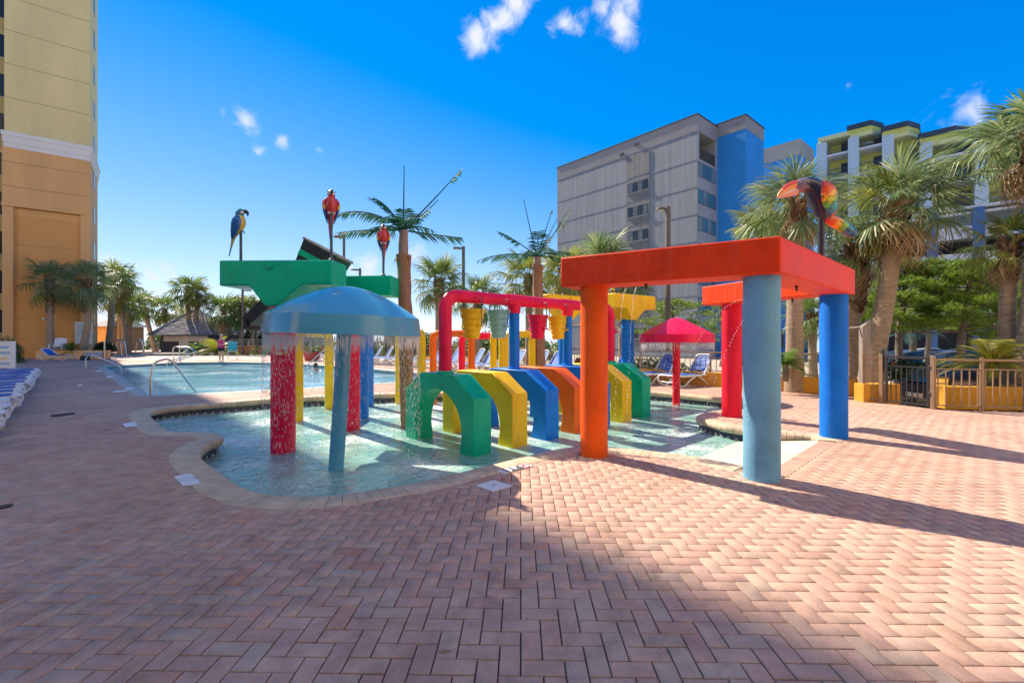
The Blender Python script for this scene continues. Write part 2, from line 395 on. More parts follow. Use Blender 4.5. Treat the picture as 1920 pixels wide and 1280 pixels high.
# the far pavers stop short of the main pool: cut as a ring of quads round it
fp = sheet('far_paving', clip_far(DECK), [FARP], -.0045, m_far, parent=deck) if False else None
# street side
sheet('road', [(8.6,9.2),(30,7.6),(60,7.4),(60,60),(2,60),(-4,31.2),(4.6,16.0),(9.0,11.8),(8.5,10.4)], [], -.72, m_asphalt)
sheet('lawn', [(9.0,19.6),(60,15.4),(60,19.6),(8.6,23.6)], [], -.66, m_grass)
bb = MB()
for (x0,y0),(x1,y1) in (((9.0,19.6),(60,15.4)),((8.6,23.6),(60,19.6))):
    n = 24
    for i in range(n):
        a = Vector((x0+(x1-x0)*i/n, y0+(y1-y0)*i/n)); c = Vector((x0+(x1-x0)*(i+1)/n, y0+(y1-y0)*(i+1)/n)); d = c-a
        bb.box(((a.x+c.x)/2,(a.y+c.y)/2,-.67),(d.length-.012,.15,.16), math.atan2(d.y,d.x))
o = bb.build('kerb', M('kerb_concrete', (.42,.41,.38), .85, .15, 6, .05, 60), bevel=.012); tag(o, 'pale concrete kerb along the grass strip', kind='structure')

# ---- herringbone pavers, each a bevelled piece
def brick_mesh(l, w, hgt, bev):
    l, w = l/2, w/2
    b = MB(); b.add([(-l,-w,-hgt),(l,-w,-hgt),(l,w,-hgt),(-l,w,-hgt),(-l,-w,-bev),(l,-w,-bev),(l,w,-bev),(-l,w,-bev),
      (-l+bev,-w+bev,0),(l-bev,-w+bev,0),(l-bev,w-bev,0),(-l+bev,w-bev,0)],
      [(0,1,5,4),(1,2,6,5),(2,3,7,6),(3,0,4,7),(4,5,9,8),(5,6,10,9),(6,7,11,10),(7,4,8,11),(8,9,10,11)])
    return b
def pavers():
    U = .1; rot = R(-1.1); ca, sa = math.cos(rot), math.sin(rot)
    A, B = np.meshgrid(np.arange(-330, 171), np.arange(6, 312)); A = A.ravel(); B = B.ravel()
    k = (A-B) % 4
    hx = k == 0; vx = k == 3
    cx = np.concatenate([(A[hx]+1)*U, (A[vx]+.5)*U]); cy = np.concatenate([(B[hx]+.5)*U, (B[vx]+1)*U])
    orient = np.concatenate([np.zeros(hx.sum()), np.ones(vx.sum())])
    X = cx*ca-cy*sa; Y = cx*sa+cy*ca
    lim = 1.17*Y+6.0
    keep = (np.abs(X) < lim) & (Y < 31)
    X, Y, orient = X[keep], Y[keep], orient[keep]
    hl = np.where(orient == 0, .1, .05); hw = np.where(orient == 0, .05, .1)
    def allin(poly):
        r = np.ones(len(X), bool)
        for sx in (-1, 1):
            for sy in (-1, 1): r &= inside(poly, X+sx*hl, Y+sy*hw)
        return r
    ok = ~allin(SPLASH_OUT) & ~allin(MAIN_OUT) & inside(DECK, X, Y) & ~inside(FARP, X, Y)
    # nothing laid inside the ramp mouth
    rd = (RB-RA).normalized(); ro = Vector((rd.y,-rd.x)); rp = [RA-rd*.1+ro*.205, RB+rd*.1+ro*.205, RB+Vector((-.25,.15)), RA+Vector((-.3,.3))]
    ok &= ~inside([tuple(p) for p in rp], X, Y) & ~inside(SPLASH, X, Y) & ~inside(MAIN, X, Y)
    X, Y, orient = X[ok], Y[ok], orient[ok]
    D = np.hypot(X, Y); order = np.argsort(D + (np.abs(X) > 1.14*Y)*50); X, Y, orient, D = X[order], Y[order], orient[order], D[order]
    me = brick_mesh(.1935, .0935, .03, .003).mesh('brick', m_brick)
    n1 = 300
    for i in range(n1):
        link('brick', me, deck, (X[i], Y[i], random.uniform(-.0012,.0012)), (random.gauss(0,.004), random.gauss(0,.004), rot+orient[i]*math.pi/2+random.gauss(0,.004)))
    near = D < 12
    # soldier course along the mouth of the entry ramp
    L_ = (RB-RA).length+.1; n_ = int(L_/.1)
    for i in range(n_):
        q = RA-rd*.05+rd*((i+.5)*L_/n_)+ro*.103
        link('brick', me, deck, (q.x, q.y, 0), (0, 0, math.atan2(ro.y, ro.x)))
    def mass(sel, bev, jit, name):
        x, y, o = X[sel], Y[sel], orient[sel]; n = len(x)
        base = np.array(brick_mesh(.1935, .0935, .03, bev).v) if bev else np.array([(-.097,-.0472,0),(.097,-.0472,0),(.097,.0472,0),(-.097,.0472,0)])
        ff = brick_mesh(.1925,.0925,.03,.004).f if bev else [(0,1,2,3)]
        ang = rot+o*math.pi/2+rng.normal(0,.004,n); c, s = np.cos(ang)[:,None], np.sin(ang)[:,None]
        V = np.empty((n, len(base), 3)); V[:,:,0] = x[:,None]+base[:,0]*c-base[:,1]*s; V[:,:,1] = y[:,None]+base[:,0]*s+base[:,1]*c
        V[:,:,2] = base[:,2]+rng.uniform(-jit, jit, n)[:,None]
        nb = len(base); FA = (np.array(ff)[None,:,:]+np.arange(n)[:,None,None]*nb).reshape(-1, 4)
        mm = bpy.data.meshes.new(name); nf = len(FA)
        mm.vertices.add(n*nb); mm.vertices.foreach_set('co', V.ravel().astype(np.float32))
        mm.loops.add(nf*4); mm.loops.foreach_set('vertex_index', FA.ravel().astype(np.int32))
        mm.polygons.add(nf); mm.polygons.foreach_set('loop_start', np.arange(0, nf*4, 4, dtype=np.int32)); mm.polygons.foreach_set('loop_total', np.full(nf, 4, np.int32))
        mm.update(calc_edges=True); mm.validate(); mm.materials.append(m_brick)
        o = link(name, mm, deck); o['kind'] = 'stuff'; return n
    idx = np.arange(len(X)) >= n1
    a = mass(idx & near, .003, .0012, 'paver_field'); c = mass(idx & ~near, 0, .0006, 'distant_paver_field')
    print('pavers', n1, a, c)
pavers()
rd_ = (RB-RA).normalized(); ro_ = Vector((rd_.y,-rd_.x))
sheet('cut_pavers', [tuple(RA-rd_*.1+ro_*.19), tuple(RB+rd_*.12+ro_*.19), tuple(RB+rd_*.12+ro_*.36), tuple(RA-rd_*.1+ro_*.36)], [], -.0055, m_brick, parent=deck)
# beyond the built pavers: plain sheets either side of the main pool
def far_sheet(name, poly):
    o = sheet(name, poly, [], -.006, m_far, parent=deck); o['kind'] = 'stuff'
far_sheet('far_paving', [(-70,31),(-18.5,31),(-18.5,45.2),(-28.5,45.2),(-38,45.2),(-38,31)][:0] or [(-16,31),(-5.9,31),(-16,43.5),(-18,46),(-18,38)])
far_sheet('far_paving', [(-60,31),(-16,31),(-18,37.6),(-38.0,37.6)])
far_sheet('far_paving', [(-18,46),(-30,59.5),(-60,59.5),(-38,45.4)])
far_sheet('far_paving', [(-60,31),(-38,37.6),(-38,45.4),(-60,59.5)])
far_sheet('far_paving', [(-70,-10),(-6,-10),(-6.2,0),(-42.4,31),(-70,31)])
far_sheet('far_paving', [(6,-10),(15,-10),(15,7.6),(6.2,0)])
far_sheet('far_paving', [(-6,-10),(6,-10),(6.2,.5),(-6.2,.5)])

# ---- splash pool
def ring(name, P, Nn, z0, z1, off, mat, parent=None, skip=None, kind='structure', thick=.06):
    b = MB(); n = len(P)
    for i in range(n):
        j = (i+1)%n
        if skip and (skip(P[i]) or skip(P[j])): continue
        a, c = P[i]+Nn[i]*off, P[j]+Nn[j]*off; a2, c2 = P[i]+Nn[i]*(off+thick), P[j]+Nn[j]*(off+thick)
        b.add([(a.x,a.y,z0),(c.x,c.y,z0),(c.x,c.y,z1),(a.x,a.y,z1),(a2.x,a2.y,z0),(c2.x,c2.y,z0),(c2.x,c2.y,z1),(a2.x,a2.y,z1)], [(0,3,2,1),(4,5,6,7),(3,7,6,2)])
    o = b.build(name, mat, parent, fix=False)
    if parent is None: tag(o, kind=kind)
    return o
xs = [p.x for p in SPLASH]; yy = [p.y for p in SPLASH]
sp = MB(); sp.add([(min(xs)-.3,min(yy)-.3,FLOOR_Z),(max(xs)+.3,min(yy)-.3,FLOOR_Z),(max(xs)+.3,max(yy)+.3,FLOOR_Z),(min(xs)-.3,max(yy)+.3,FLOOR_Z)], [(0,1,2,3)])
splash = sp.build('splash_pool', m_plaster); tag(splash, 'shallow splash pool with pale plaster floor and curving edge', kind='structure')
ring('pool_wall', SPLASH, SN, FLOOR_Z-.02, -.02, .035, m_plaster, splash, on_ramp)
sheet('water', [p+n*.034 for p, n in zip(SPLASH, SN)], [], WATER_Z, water_mat('splash_water', (.66,.90,.86), .9, 7, .6, 2.2, deep=(.38,.75,.69), milk=.6), parent=splash)
# entry ramp
d = (RB-RA).normalized(); w = Vector((-d.y, d.x)); e0 = RA-d*.25; e1 = RB+d*.1
rm = MB(); q0, q1 = e0+w*3.0, e1+w*3.0
rm.add([(e0.x,e0.y,-.012),(e1.x,e1.y,-.012),(q1.x,q1.y,FLOOR_Z-.05),(q0.x,q0.y,FLOOR_Z-.05)], [(0,1,2,3)])
rm.build('entry_ramp', M('ramp_concrete', (.66,.56,.45), .75, .14, 4, .05, 60), splash)
# coping stones with a rounded nose, one by one
def stone(i, j, P, Nn, wid, th, gap, nose=.05, lift=.008):
    p, q = P[i], P[j]; n, m = Nn[i], Nn[j]; t = (q-p).normalized()*gap
    prof = [(0.0,-th),(-nose*.55,-th+.012),(-nose,-th*.5),(-nose*.75,-.02+lift),(-nose*.15,lift),(wid*.5,lift+.001),(wid-.012,lift),(wid,lift-.01),(wid,-th)]
    b = MB(); k = len(prof); vs = []
    for (c, nn, s) in ((p, n, 1), (q, m, -1)):
        for u, z in prof:
            x = c+nn*u+t*s; vs.append((x.x, x.y, z))
    fs = [tuple(range(k)), tuple(range(2*k-1, k-1, -1))]+[(a+1, a, a+k, a+k+1) for a in range(k-1)]+[(0, k-1, 2*k-1, k)]
    return b.add(vs, fs)
cop = empty('pool_coping', (0,0,0)); tag(cop, 'tan bullnose coping stones round the splash pool', kind='structure')
tl = []
for i in range(len(SPLASH)):
    j = (i+1)%len(SPLASH); mid = (SPLASH[i]+SPLASH[j])/2
    if on_ramp(mid): continue
    tl.append((mid.length, i, j))
tl.sort(); rest = MB()
for k, (dd, i, j) in enumerate(tl):
    s = stone(i, j, SPLASH, SN, CW, .115, .0028)
    if k < 300: s.build('coping_stone', m_coping, cop, smooth=True, ang=50)
    else: rest.add(s.v, s.f)
if rest.v: rest.build('coping_run', m_coping, cop, smooth=True, ang=50)['kind'] = 'stuff'
# waterline tiles
def tile_mat():
    m = bpy.data.materials.new('waterline_tile'); m.use_nodes = True; nt = m.node_tree; N = nt.nodes; L = nt.links; p = N['Principled BSDF']
    tc = N.new('ShaderNodeTexCoord'); sx = N.new('ShaderNodeSeparateXYZ'); L.new(tc.outputs['Object'], sx.inputs[0])
    # white chevron of two thin diagonals on dark blue glaze
    ax = N.new('ShaderNodeMath'); ax.operation = 'ABSOLUTE'; L.new(sx.outputs[0], ax.inputs[0])
    ad = N.new('ShaderNodeMath'); ad.operation = 'ADD'; L.new(ax.outputs[0], ad.inputs[0]); L.new(sx.outputs[2], ad.inputs[1])
    f = N.new('ShaderNodeMath'); f.operation = 'ABSOLUTE'; L.new(ad.outputs[0], f.inputs[0])
    lt = N.new('ShaderNodeMath'); lt.operation = 'LESS_THAN'; lt.inputs[1].default_value = .011; L.new(f.outputs[0], lt.inputs[0])
    mx = N.new('ShaderNodeMix'); mx.data_type = 'RGBA'; mx.inputs[6].default_value = (.03,.04,.075,1); mx.inputs[7].default_value = (.5,.52,.5,1)
    L.new(lt.outputs[0], mx.inputs['Factor']); L.new(mx.outputs[2], p.inputs['Base Color']); p.inputs['Roughness'].default_value = .25
    return m
tb = MB(); tb.box((0,0,0),(.142,.02,.142)); tile_me = tb.mesh('tile', tile_mat())
TP = resample(SPLASH, .15); TN = normals2d(TP)
for i in range(len(TP)):
    j = (i+1)%len(TP); c = (TP[i]+TP[j])/2+TN[i]*.025; t = TP[j]-TP[i]
    if on_ramp(c): continue
    if TN[i].dot(-c.normalized()) > .55: continue      # the near wall turns its back to everything in front
    link('tile', tile_me, splash, (c.x, c.y, -.19), (0,0,math.atan2(t.y,t.x)))

# ---- main pool
xs = [p.x for p in MAIN]; yy = [p.y for p in MAIN]
mpool = MB().add([(min(xs)-.3,min(yy)-.3,-1.1),(max(xs)+.3,min(yy)-.3,-1.1),(max(xs)+.3,max(yy)+.3,-1.1),(min(xs)-.3,max(yy)+.3,-1.1)], [(0,1,2,3)]).build('swimming_pool', m_mainfloor)
tag(mpool, 'large blue swimming pool behind the splash pool', kind='structure')
ring('pool_wall', MAIN, MN, -1.15, -.02, .04, m_mainfloor, mpool)
sheet('water', [p+n*.038 for p, n in zip(MAIN, MN)], [], MAIN_Z, water_mat('pool_water', (.45,.83,.90), .3, 3.2, .5, 1.1, deep=(.22,.62,.80), milk=.62), parent=mpool)
m_maincop = M('main_coping', (.40,.42,.38), .6, .2, 4, .05, 70)
mc = MB()
for i in range(len(MAIN)):
    s = stone(i, (i+1)%len(MAIN), MAIN, MN, .30, .10, .003); mc.add(s.v, s.f)
o = mc.build('main_coping', m_maincop, mpool, smooth=True, ang=50); o['kind'] = 'stuff'
FN = normals2d(FARP)
fpool = sheet('far_pool', FARP, [], -.10, water_mat('far_pool_water', (.10,.36,.42), 0, 3, .3, deep=(.04,.20,.26))); tag(fpool, 'small dark green pool near the shingle hut', kind='structure')
mc = MB()
for i in range(len(FARP)):
    s = stone(i, (i+1)%len(FARP), FARP, FN, .4, .12, .0); mc.add(s.v, s.f)
o = mc.build('far_coping', M('pale_coping', (.62,.55,.46), .8, .1), fpool, smooth=True); o['kind'] = 'stuff'
# ================================================================ WATER PLAY STRUCTURES
def paint(name, c, rough=.38, bump=.012, bs=45, var=.10, coat=.0, spec=.25):
    """old fibreglass or render paint: faded patches, faint drips and a broken gloss"""
    if name in MATS: return MATS[name]
    m = M(name, c, rough, var, 2.0, bump, bs, spec, 0, coat)
    nt = m.node_tree; N = nt.nodes; L = nt.links; p = N['Principled BSDF']
    src = p.inputs['Base Color'].links[0].from_socket
    tc = N.new('ShaderNodeTexCoord'); mp = N.new('ShaderNodeMapping'); mp.inputs['Scale'].default_value = (14,14,.9); L.new(tc.outputs['Object'], mp.inputs[0])
    n = N.new('ShaderNodeTexNoise'); n.inputs['Scale'].default_value = 1.0; n.inputs['Detail'].default_value = 6; L.new(mp.outputs[0], n.inputs['Vector'])
    mr = N.new('ShaderNodeMapRange'); mr.inputs[1].default_value = .56; mr.inputs[2].default_value = .78; mr.inputs[4].default_value = .22; L.new(n.outputs['Fac'], mr.inputs[0])
    mx = N.new('ShaderNodeMix'); mx.data_type = 'RGBA'; L.new(mr.outputs[0], mx.inputs['Factor']); L.new(src, mx.inputs[6])
    mx.inputs[7].default_value = tuple(min(1, x*.55+.18) for x in c)+(1,)
    # small chips and scuffs, and grime in larger clouds
    n5 = N.new('ShaderNodeTexNoise'); n5.inputs['Scale'].default_value = 26; n5.inputs['Detail'].default_value = 8; n5.inputs['Roughness'].default_value = .7; L.new(tc.outputs['Object'], n5.inputs['Vector'])
    m5 = N.new('ShaderNodeMapRange'); m5.inputs[1].default_value = .69; m5.inputs[2].default_value = .74; m5.inputs[4].default_value = .45; L.new(n5.outputs['Fac'], m5.inputs[0])
    x5 = N.new('ShaderNodeMix'); x5.data_type = 'RGBA'; L.new(m5.outputs[0], x5.inputs['Factor']); L.new(mx.outputs[2], x5.inputs[6]); x5.inputs[7].default_value = (.42,.38,.33,1)
    n6 = N.new('ShaderNodeTexNoise'); n6.inputs['Scale'].default_value = 3.5; n6.inputs['Detail'].default_value = 9; n6.inputs['Roughness'].default_value = .72; L.new(tc.outputs['Object'], n6.inputs['Vector'])
    m6 = N.new('ShaderNodeMapRange'); m6.inputs[1].default_value = .32; m6.inputs[2].default_value = .5; m6.inputs[3].default_value = .84; m6.inputs[4].default_value = 1.0; L.new(n6.outputs['Fac'], m6.inputs[0])
    x6 = N.new('ShaderNodeMix'); x6.data_type = 'RGBA'; x6.blend_type = 'MULTIPLY'; x6.inputs['Factor'].default_value = 1; L.new(x5.outputs[2], x6.inputs[6]); L.new(m6.outputs[0], x6.inputs[7])
    L.new(x6.outputs[2], p.inputs['Base Color'])
    return m
p_verm = paint('vermilion_paint', (.88,.055,.006), .5, .02, 60, coat=0, spec=.22)
p_orange = paint('orange_paint', (.95,.115,.004), .55, .06, 70, coat=0, spec=.22)
p_lblue = paint('pale_blue_paint', (.17,.42,.60), .55, .06, 70, coat=0, spec=.25)
p_dblue = paint('royal_blue_paint', (.002,.18,.78), .55, .06, 70, coat=0, spec=.22)
p_red = paint('scarlet_paint', (.85,.012,.04), .5, .05, 70, coat=0, spec=.22)
p_green = paint('green_gelcoat', (.0,.50,.27), .32)
p_yellow = paint('yellow_gelcoat', (.90,.60,.015), .36)
p_blue = paint('blue_gelcoat', (.003,.20,.75), .34)
p_orangeg = paint('orange_gelcoat', (.92,.15,.008), .36)
p_pink = paint('crimson_gelcoat', (.85,.012,.075), .32)
p_cap = M('sky_blue_gelcoat', (.085,.37,.56), .2, .10, 1.3, .03, 10, .5, 0, .2)
p_aqua = paint('aqua_gelcoat', (.22,.50,.56), .35)
p_dark = M('dark_metal', (.045,.05,.055), .45, .2, 6, .02, 40, metal=.5)
p_pole = M('pole_grey', (.10,.12,.15), .45, .25, 8, .02, 50, metal=.3)
p_steel = M('stainless_tube', (.62,.62,.60), .22, .08, 10, metal=1)
p_white = M('white_resin', (.74,.75,.76), .4, .06, 5, .01, 50)

def column(px, py, dia, top, mat, name, label, z0=0.0, sub=WATER_Z, lean=(0,0)):
    X, Y = G(px, py, z0)
    return X, Y
# ---- orange frame on four columns
O, LB, DB, RD = [Vector(G(*p)) for p in ((1114,852.5),(1428,896),(1563,819),(1372,780))]
fr = empty('spray_pergola', (LB.x, LB.y, 0), 0, 'vermilion spray pergola on four thick orange, blue and red columns', 'play structure')
BZ0, BZ1, BW = 2.13, 2.50, .47
def beam_outline(pts, wdt, e0, e1):
    P = [Vector(p) for p in pts]; P[0] = P[0]+(P[0]-P[1]).normalized()*e0; P[-1] = P[-1]+(P[-1]-P[-2]).normalized()*e1
    Lf, Rt = [], []
    for i, p in enumerate(P):
        if i == 0: t0 = t1 = (P[1]-P[0]).normalized()
        elif i == len(P)-1: t0 = t1 = (P[i]-P[i-1]).normalized()
        else: t0 = (P[i]-P[i-1]).normalized(); t1 = (P[i+1]-P[i]).normalized()
        n0, n1 = Vector((-t0.y,t0.x)), Vector((-t1.y,t1.x)); n = (n0+n1).normalized(); s = (wdt/2)/n.dot(n0)
        Lf.append(p+n*s); Rt.append(p-n*s)
    return Lf, Rt
Lf, Rt = beam_outline((O, LB, DB, RD), BW, .36, .52)
seg_names = ('front beam in shade', None, None)
b = MB()
b.prism([tuple(p) for p in Lf]+[tuple(p) for p in Rt[::-1]], BZ0, BZ1)
beam = b.build('beam', p_verm, fr, bevel=.022, seg=3, world=True)
def rough_col(c, r, z0, z1, n=36):
    b = MB(); rings = []
    for k in range(25):
        t = k/24; z = z0+(z1-z0)*t
        rings.append([(c[0]+(r*(1+.012*mnoise.noise(Vector((math.cos(a)*2,math.sin(a)*2,z*2+c[0])))))*math.cos(a), c[1]+(r*(1+.012*mnoise.noise(Vector((math.cos(a)*2,math.sin(a)*2,z*2+c[1])))))*math.sin(a), z) for a in [2*math.pi*j/n for j in range(n)]])
    return b.loft(rings)
for p, r, mt, lab in ((O,.172,p_orange,'bright orange column'),(LB,.178,p_lblue,'pale blue column'),(DB,.18,p_dblue,'royal blue column'),(RD,.175,p_red,'scarlet column')):
    o = rough_col(p, r, -.01, BZ0+.02).build('column', mt, fr, smooth=True, world=True); o['label'] = lab
# little spray nozzles under the beam
for t0, t1, t in ((O,LB,.35),(LB,DB,.4),(DB,RD,.35),(DB,RD,.7)):
    q = t0.lerp(t1, t); MB().lathe([(.012,0),(.012,.05),(.02,.05),(.02,.07)], 10, (q.x,q.y,BZ0-.068)).build('nozzle', p_dark, fr, smooth=True, world=True)

# ---- crawl-through arches
ARC_E = Vector((.690,-.724)); ARC_A = Vector((.724,.690)); AW, AH, AD = 1.86, 1.14, .34
A0 = Vector((-.55,6.50)); STEP = .765
acols = [('green',p_green),('yellow',p_yellow),('blue',p_blue),('orange',p_orangeg),('blue',p_blue),('yellow',p_yellow),('green',p_green)]
alab = ['green gelcoat crawl arch carrying the tall bend of the crimson pipe, nearest the brick deck','yellow crawl arch next behind the nearest green arch','blue crawl arch with a blue post standing on it, between yellow and orange arches',
  'orange crawl arch, the only orange one in the row','blue crawl arch behind the orange crawl arch','yellow crawl arch beside the farther green arch','green crawl arch at the far end of the row by the red mushroom']
def arch_profile():
    c, h1 = .47, AH-.31; zb = FLOOR_Z-WATER_Z-.03
    out = [(0,zb),(0,h1),(c,AH),(AW-c,AH),(AW,h1),(AW,zb)]
    inner = [(AW-.34,zb)]; cx, rx, cz, ry = AW/2, .64, .30, .60
    for k in range(25):
        a = math.pi*k/24; a2 = -.35+(math.pi+.70)*k/24
        inner.append((cx+rx*math.cos(a2), cz+ry*math.sin(a2)))
    inner.append((.34,zb))
    return out+inner
PROF = arch_profile()
arch_centres = []
for k, (nm, mt) in enumerate(acols):
    P = A0+ARC_A*STEP*k; L0 = P-ARC_E*AW
    root = empty('crawl_arch', (P.x, P.y, WATER_Z), 0, alab[k], 'crawl arch', 'crawl-through arches in the splash pool')
    vs = []
    for dep in (0, AD):
        for u, z in PROF:
            q = L0+ARC_E*u+ARC_A*dep; vs.append((q.x, q.y, WATER_Z+z))
    n = len(PROF); fs = [tuple(range(n)), tuple(range(2*n-1, n-1, -1))]+[(i, n+i, n+(i+1)%n, (i+1)%n) for i in range(n)]
    MB().add(vs, fs).build('shell', mt, root, bevel=.012, seg=2, world=True, ang=30)
    # flange foot on the floor and a seam along the inside
    for u0, u1 in ((-.02,.36),(AW-.36,AW+.02)):
        q = L0+ARC_E*((u0+u1)/2)+ARC_A*(AD/2)
        MB().box((q.x,q.y,FLOOR_Z+.02),(u1-u0,AD+.1,.05), math.atan2(ARC_E.y,ARC_E.x)).build('foot', mt, root, world=True)
    arch_centres.append(L0+ARC_E*(AW/2)+ARC_A*(AD/2))
ATOP = WATER_Z+AH
# ---- crimson overhead pipe on the arches
def bend_path(p0, z0, zt, p1, z1, r=.22, n=7):
    p0, p1 = Vector(p0), Vector(p1); d = (p1-p0).normalized(); pts = [Vector((p0.x,p0.y,z0))]
    for k in range(n+1):
        a = math.pi/2*k/n; pts.append(Vector((p0.x,p0.y,zt-r))+Vector((d.x*r*(1-math.cos(a)), d.y*r*(1-math.cos(a)), r*math.sin(a))))
    for k in range(n+1):
        a = math.pi/2*k/n; q = p1-d*r; pts.append(Vector((q.x,q.y,zt-r))+Vector((d.x*r*math.sin(a), d.y*r*math.sin(a), r*math.cos(a))))
    pts.append(Vector((p1.x,p1.y,z1))); return pts
c0, c6 = arch_centres[0], arch_centres[6]; PZ = 2.17
pr = empty('bucket_pipe', (c0.x, c0.y, ATOP), 0, 'crimson overhead water pipe bent down at both ends onto the green arches', 'water pipe')
MB().tube(bend_path(c0, ATOP-.01, PZ, c6, ATOP-.01), .105, 20).build('pipe', p_pink, pr, smooth=True, world=True, ang=60)
for k in (2, 4):
    c = arch_centres[k]
    MB().lathe([(.098,0),(.098,PZ-ATOP-.22)], 20, (c.x,c.y,ATOP-.005)).build('post', p_blue, pr, smooth=True, world=True)
    MB().lathe([(.125,0),(.125,.03),(.1,.04)], 20, (c.x,c.y,ATOP-.003)).build('flange', p_blue, pr, smooth=True, world=True)
    t = MB().lathe([(.112,0),(.112,.25)], 20, (c.x,c.y,PZ-.235)); t.tube([(c.x-ARC_A.x*.2,c.y-ARC_A.y*.2,PZ),(c.x+ARC_A.x*.2,c.y+ARC_A.y*.2,PZ)], .115, 20)
    t.build('tee_joint', p_pink, pr, smooth=True, world=True)
for c, mt in ((c0,p_green),(c6,p_green)):
    MB().lathe([(.14,0),(.14,.03),(.11,.045)], 20, (c.x,c.y,ATOP-.002)).build('flange', mt, pr, smooth=True, world=True)
# ---- hanging ribbed buckets
def bucket(px, top_py, s, mt, label, tilt):
    t = (c0.x-(px-960)/F*c0.y)/((px-960)/F*ARC_A.y-ARC_A.x); p = c0+ARC_A*t
    z = ZH(top_py, p.y)
    root = empty('tipping_bucket', (p.x, p.y, z-.3*s), 0, label, 'bucket', 'small tipping buckets under the crimson pipe')
    prof = []
    N_ = 9
    for i in range(N_+1):
        u = i/N_; r = (.125+.075*u**1.25)*s; zz = (-.14+.44*u)*s
        prof.append((r+(.012*s if i%2 else 0), zz)); prof.append((r+(.012*s if i%2 else 0), zz+.028*s))
    prof.append((.222*s, .33*s)); prof.append((.222*s, .355*s)); prof.append((.19*s,.35*s)); prof.append((.115*s,-.10*s))
    o = MB().lathe(prof, 28).build('pail', mt, root, smooth=True, ang=50, rot=(tilt,tilt*.6,0))
    side = ARC_E
    for sg in (-1,1):
        q = side*(sg*.21*s)
        MB().box((q.x,q.y,.06*s),(.14*s,.05*s,.03*s), math.atan2(side.y,side.x)).build('ear', mt, root, bevel=.005)
        MB().tube([(q.x*1.18,q.y*1.18,.06*s),(q.x*1.18,q.y*1.18,PZ-.02-(z-.3*s)),(q.x*.05,q.y*.05,PZ-(z-.3*s))], .008, 6).build('hanger', p_pole, root, smooth=True)
bucket(885,585,1.0,p_yellow,'large yellow ribbed bucket hanging nearest the crimson pipe bend',.05)
bucket(935,588,.98,p_aqua,'pale aqua ribbed bucket hanging beside the blue post',-.04)
bucket(1008,595,.93,p_pink,'crimson ribbed bucket hanging under the crimson pipe',.04)
bucket(1046,598,.92,p_yellow,'smaller yellow ribbed bucket hanging beside the crimson bucket',-.06)

# ---- mushrooms
def mushroom(foot, r, zr, band, rise, mt_cap, mt_stem, sr, lean, label, ogee=0):
    X, Y = foot
    root = empty('mushroom_fountain', (X, Y, WATER_Z), 0, label, 'mushroom fountain')
    hx = lean[0]; top = Vector((X+hx, Y+lean[1], zr))
    MB().tube([(X,Y,FLOOR_Z),(X,Y,WATER_Z),(X+hx*.5,Y,(zr+WATER_Z)/2),(top.x,top.y,zr+.25)], [sr*1.02,sr,sr*.99,sr*.98], 28).build('stem', mt_stem, root, smooth=True, world=True)
    MB().lathe([(sr*1.7,0),(sr*1.7,.03),(sr*1.1,.05)], 28, (X,Y,FLOOR_Z)).build('flange', mt_stem, root, smooth=True, world=True)
    prof = [(r*.93,.02),(r*.97,0),(r*1.0,0.0),(r*1.0,.02),(r*.965,band)]
    for k in range(1,15):
        rr = r*.965*(1-k/14.); a = math.acos(min(1,rr/(r*.965))); z = band+rise*(1-(rr/(r*.965))**1.72)
        if ogee: z = band+rise*(.80*(1-(rr/(r*.965))**1.6)+.20*(math.exp(-(rr/(r*.40))**2)-math.exp(-(.965/.40)**2)))
        prof.append((max(rr,.001), z))
    prof.append((.001, prof[-1][1]))
    cap = MB().lathe(prof, 72, caps=False).build('cap', mt_cap, root, smooth=True, ang=32, loc=(top.x-X, top.y-Y, zr-WATER_Z), rot=(0, R(1.6) if hx else 0, 0))
    under = MB().lathe([(r*.95,.03),(r*.5,.16),(sr*1.05,.22)], 48, caps=False).build('underside', mt_cap, root, smooth=True, loc=(top.x-X, top.y-Y, zr-WATER_Z), rot=(0, R(1.6) if hx else 0, 0))
    return root, top
bx, by = G(630,880,WATER_Z)
mush_b, top_b = mushroom((bx,by), .965, 1.53, .225, .40, p_cap, p_cap, .095, (.12,0), 'large sky blue mushroom fountain shedding a ring of water')
rx_, ry_ = G(1268,760,WATER_Z)
mush_r, top_r = mushroom((rx_,ry_), .91, 1.38, .20, .42, p_pink, p_red, .092, (0,0), 'red mushroom fountain with a water curtain before blue loungers', 1)

# ---- tall arm towers (T arms on columns) and the tipping trough
def tower(loc, rz, arm_mat, col_mat, label, s=1.0, sign=False, name='arm_tower'):
    root = empty(name, (loc[0], loc[1], WATER_Z), rz, label, 'play structure')
    z = lambda q: (q-WATER_Z)*1.0
    face = [(-.80,2.61),(.86,2.61),(.86,2.25),(.42,2.25),(.04,1.95),(-.14,1.95),(-.36,2.24),(-.80,2.24)]
    d = .27
    vs = [(x,-d,z(q)) for x, q in face]+[(x,d,z(q)) for x, q in face]; n = len(face)
    fs = [tuple(range(n)), tuple(range(2*n-1,n-1,-1))]+[(i,n+i,n+(i+1)%n,(i+1)%n) for i in range(n)]
    MB().add(vs, fs).build('arm', arm_mat, root, bevel=.025, seg=3)
    MB().lathe([(.175,FLOOR_Z-WATER_Z),(.172,1.0),(.168,z(1.99))], 32).build('column', col_mat, root, smooth=True)
    MB().lathe([(.001,.04),(.035,.03),(.045,0)], 16).build('bolt_cap', arm_mat, root, smooth=True, loc=(-.05,-d-.002,z(2.52)), rot=(R(90),0,0))
    return root
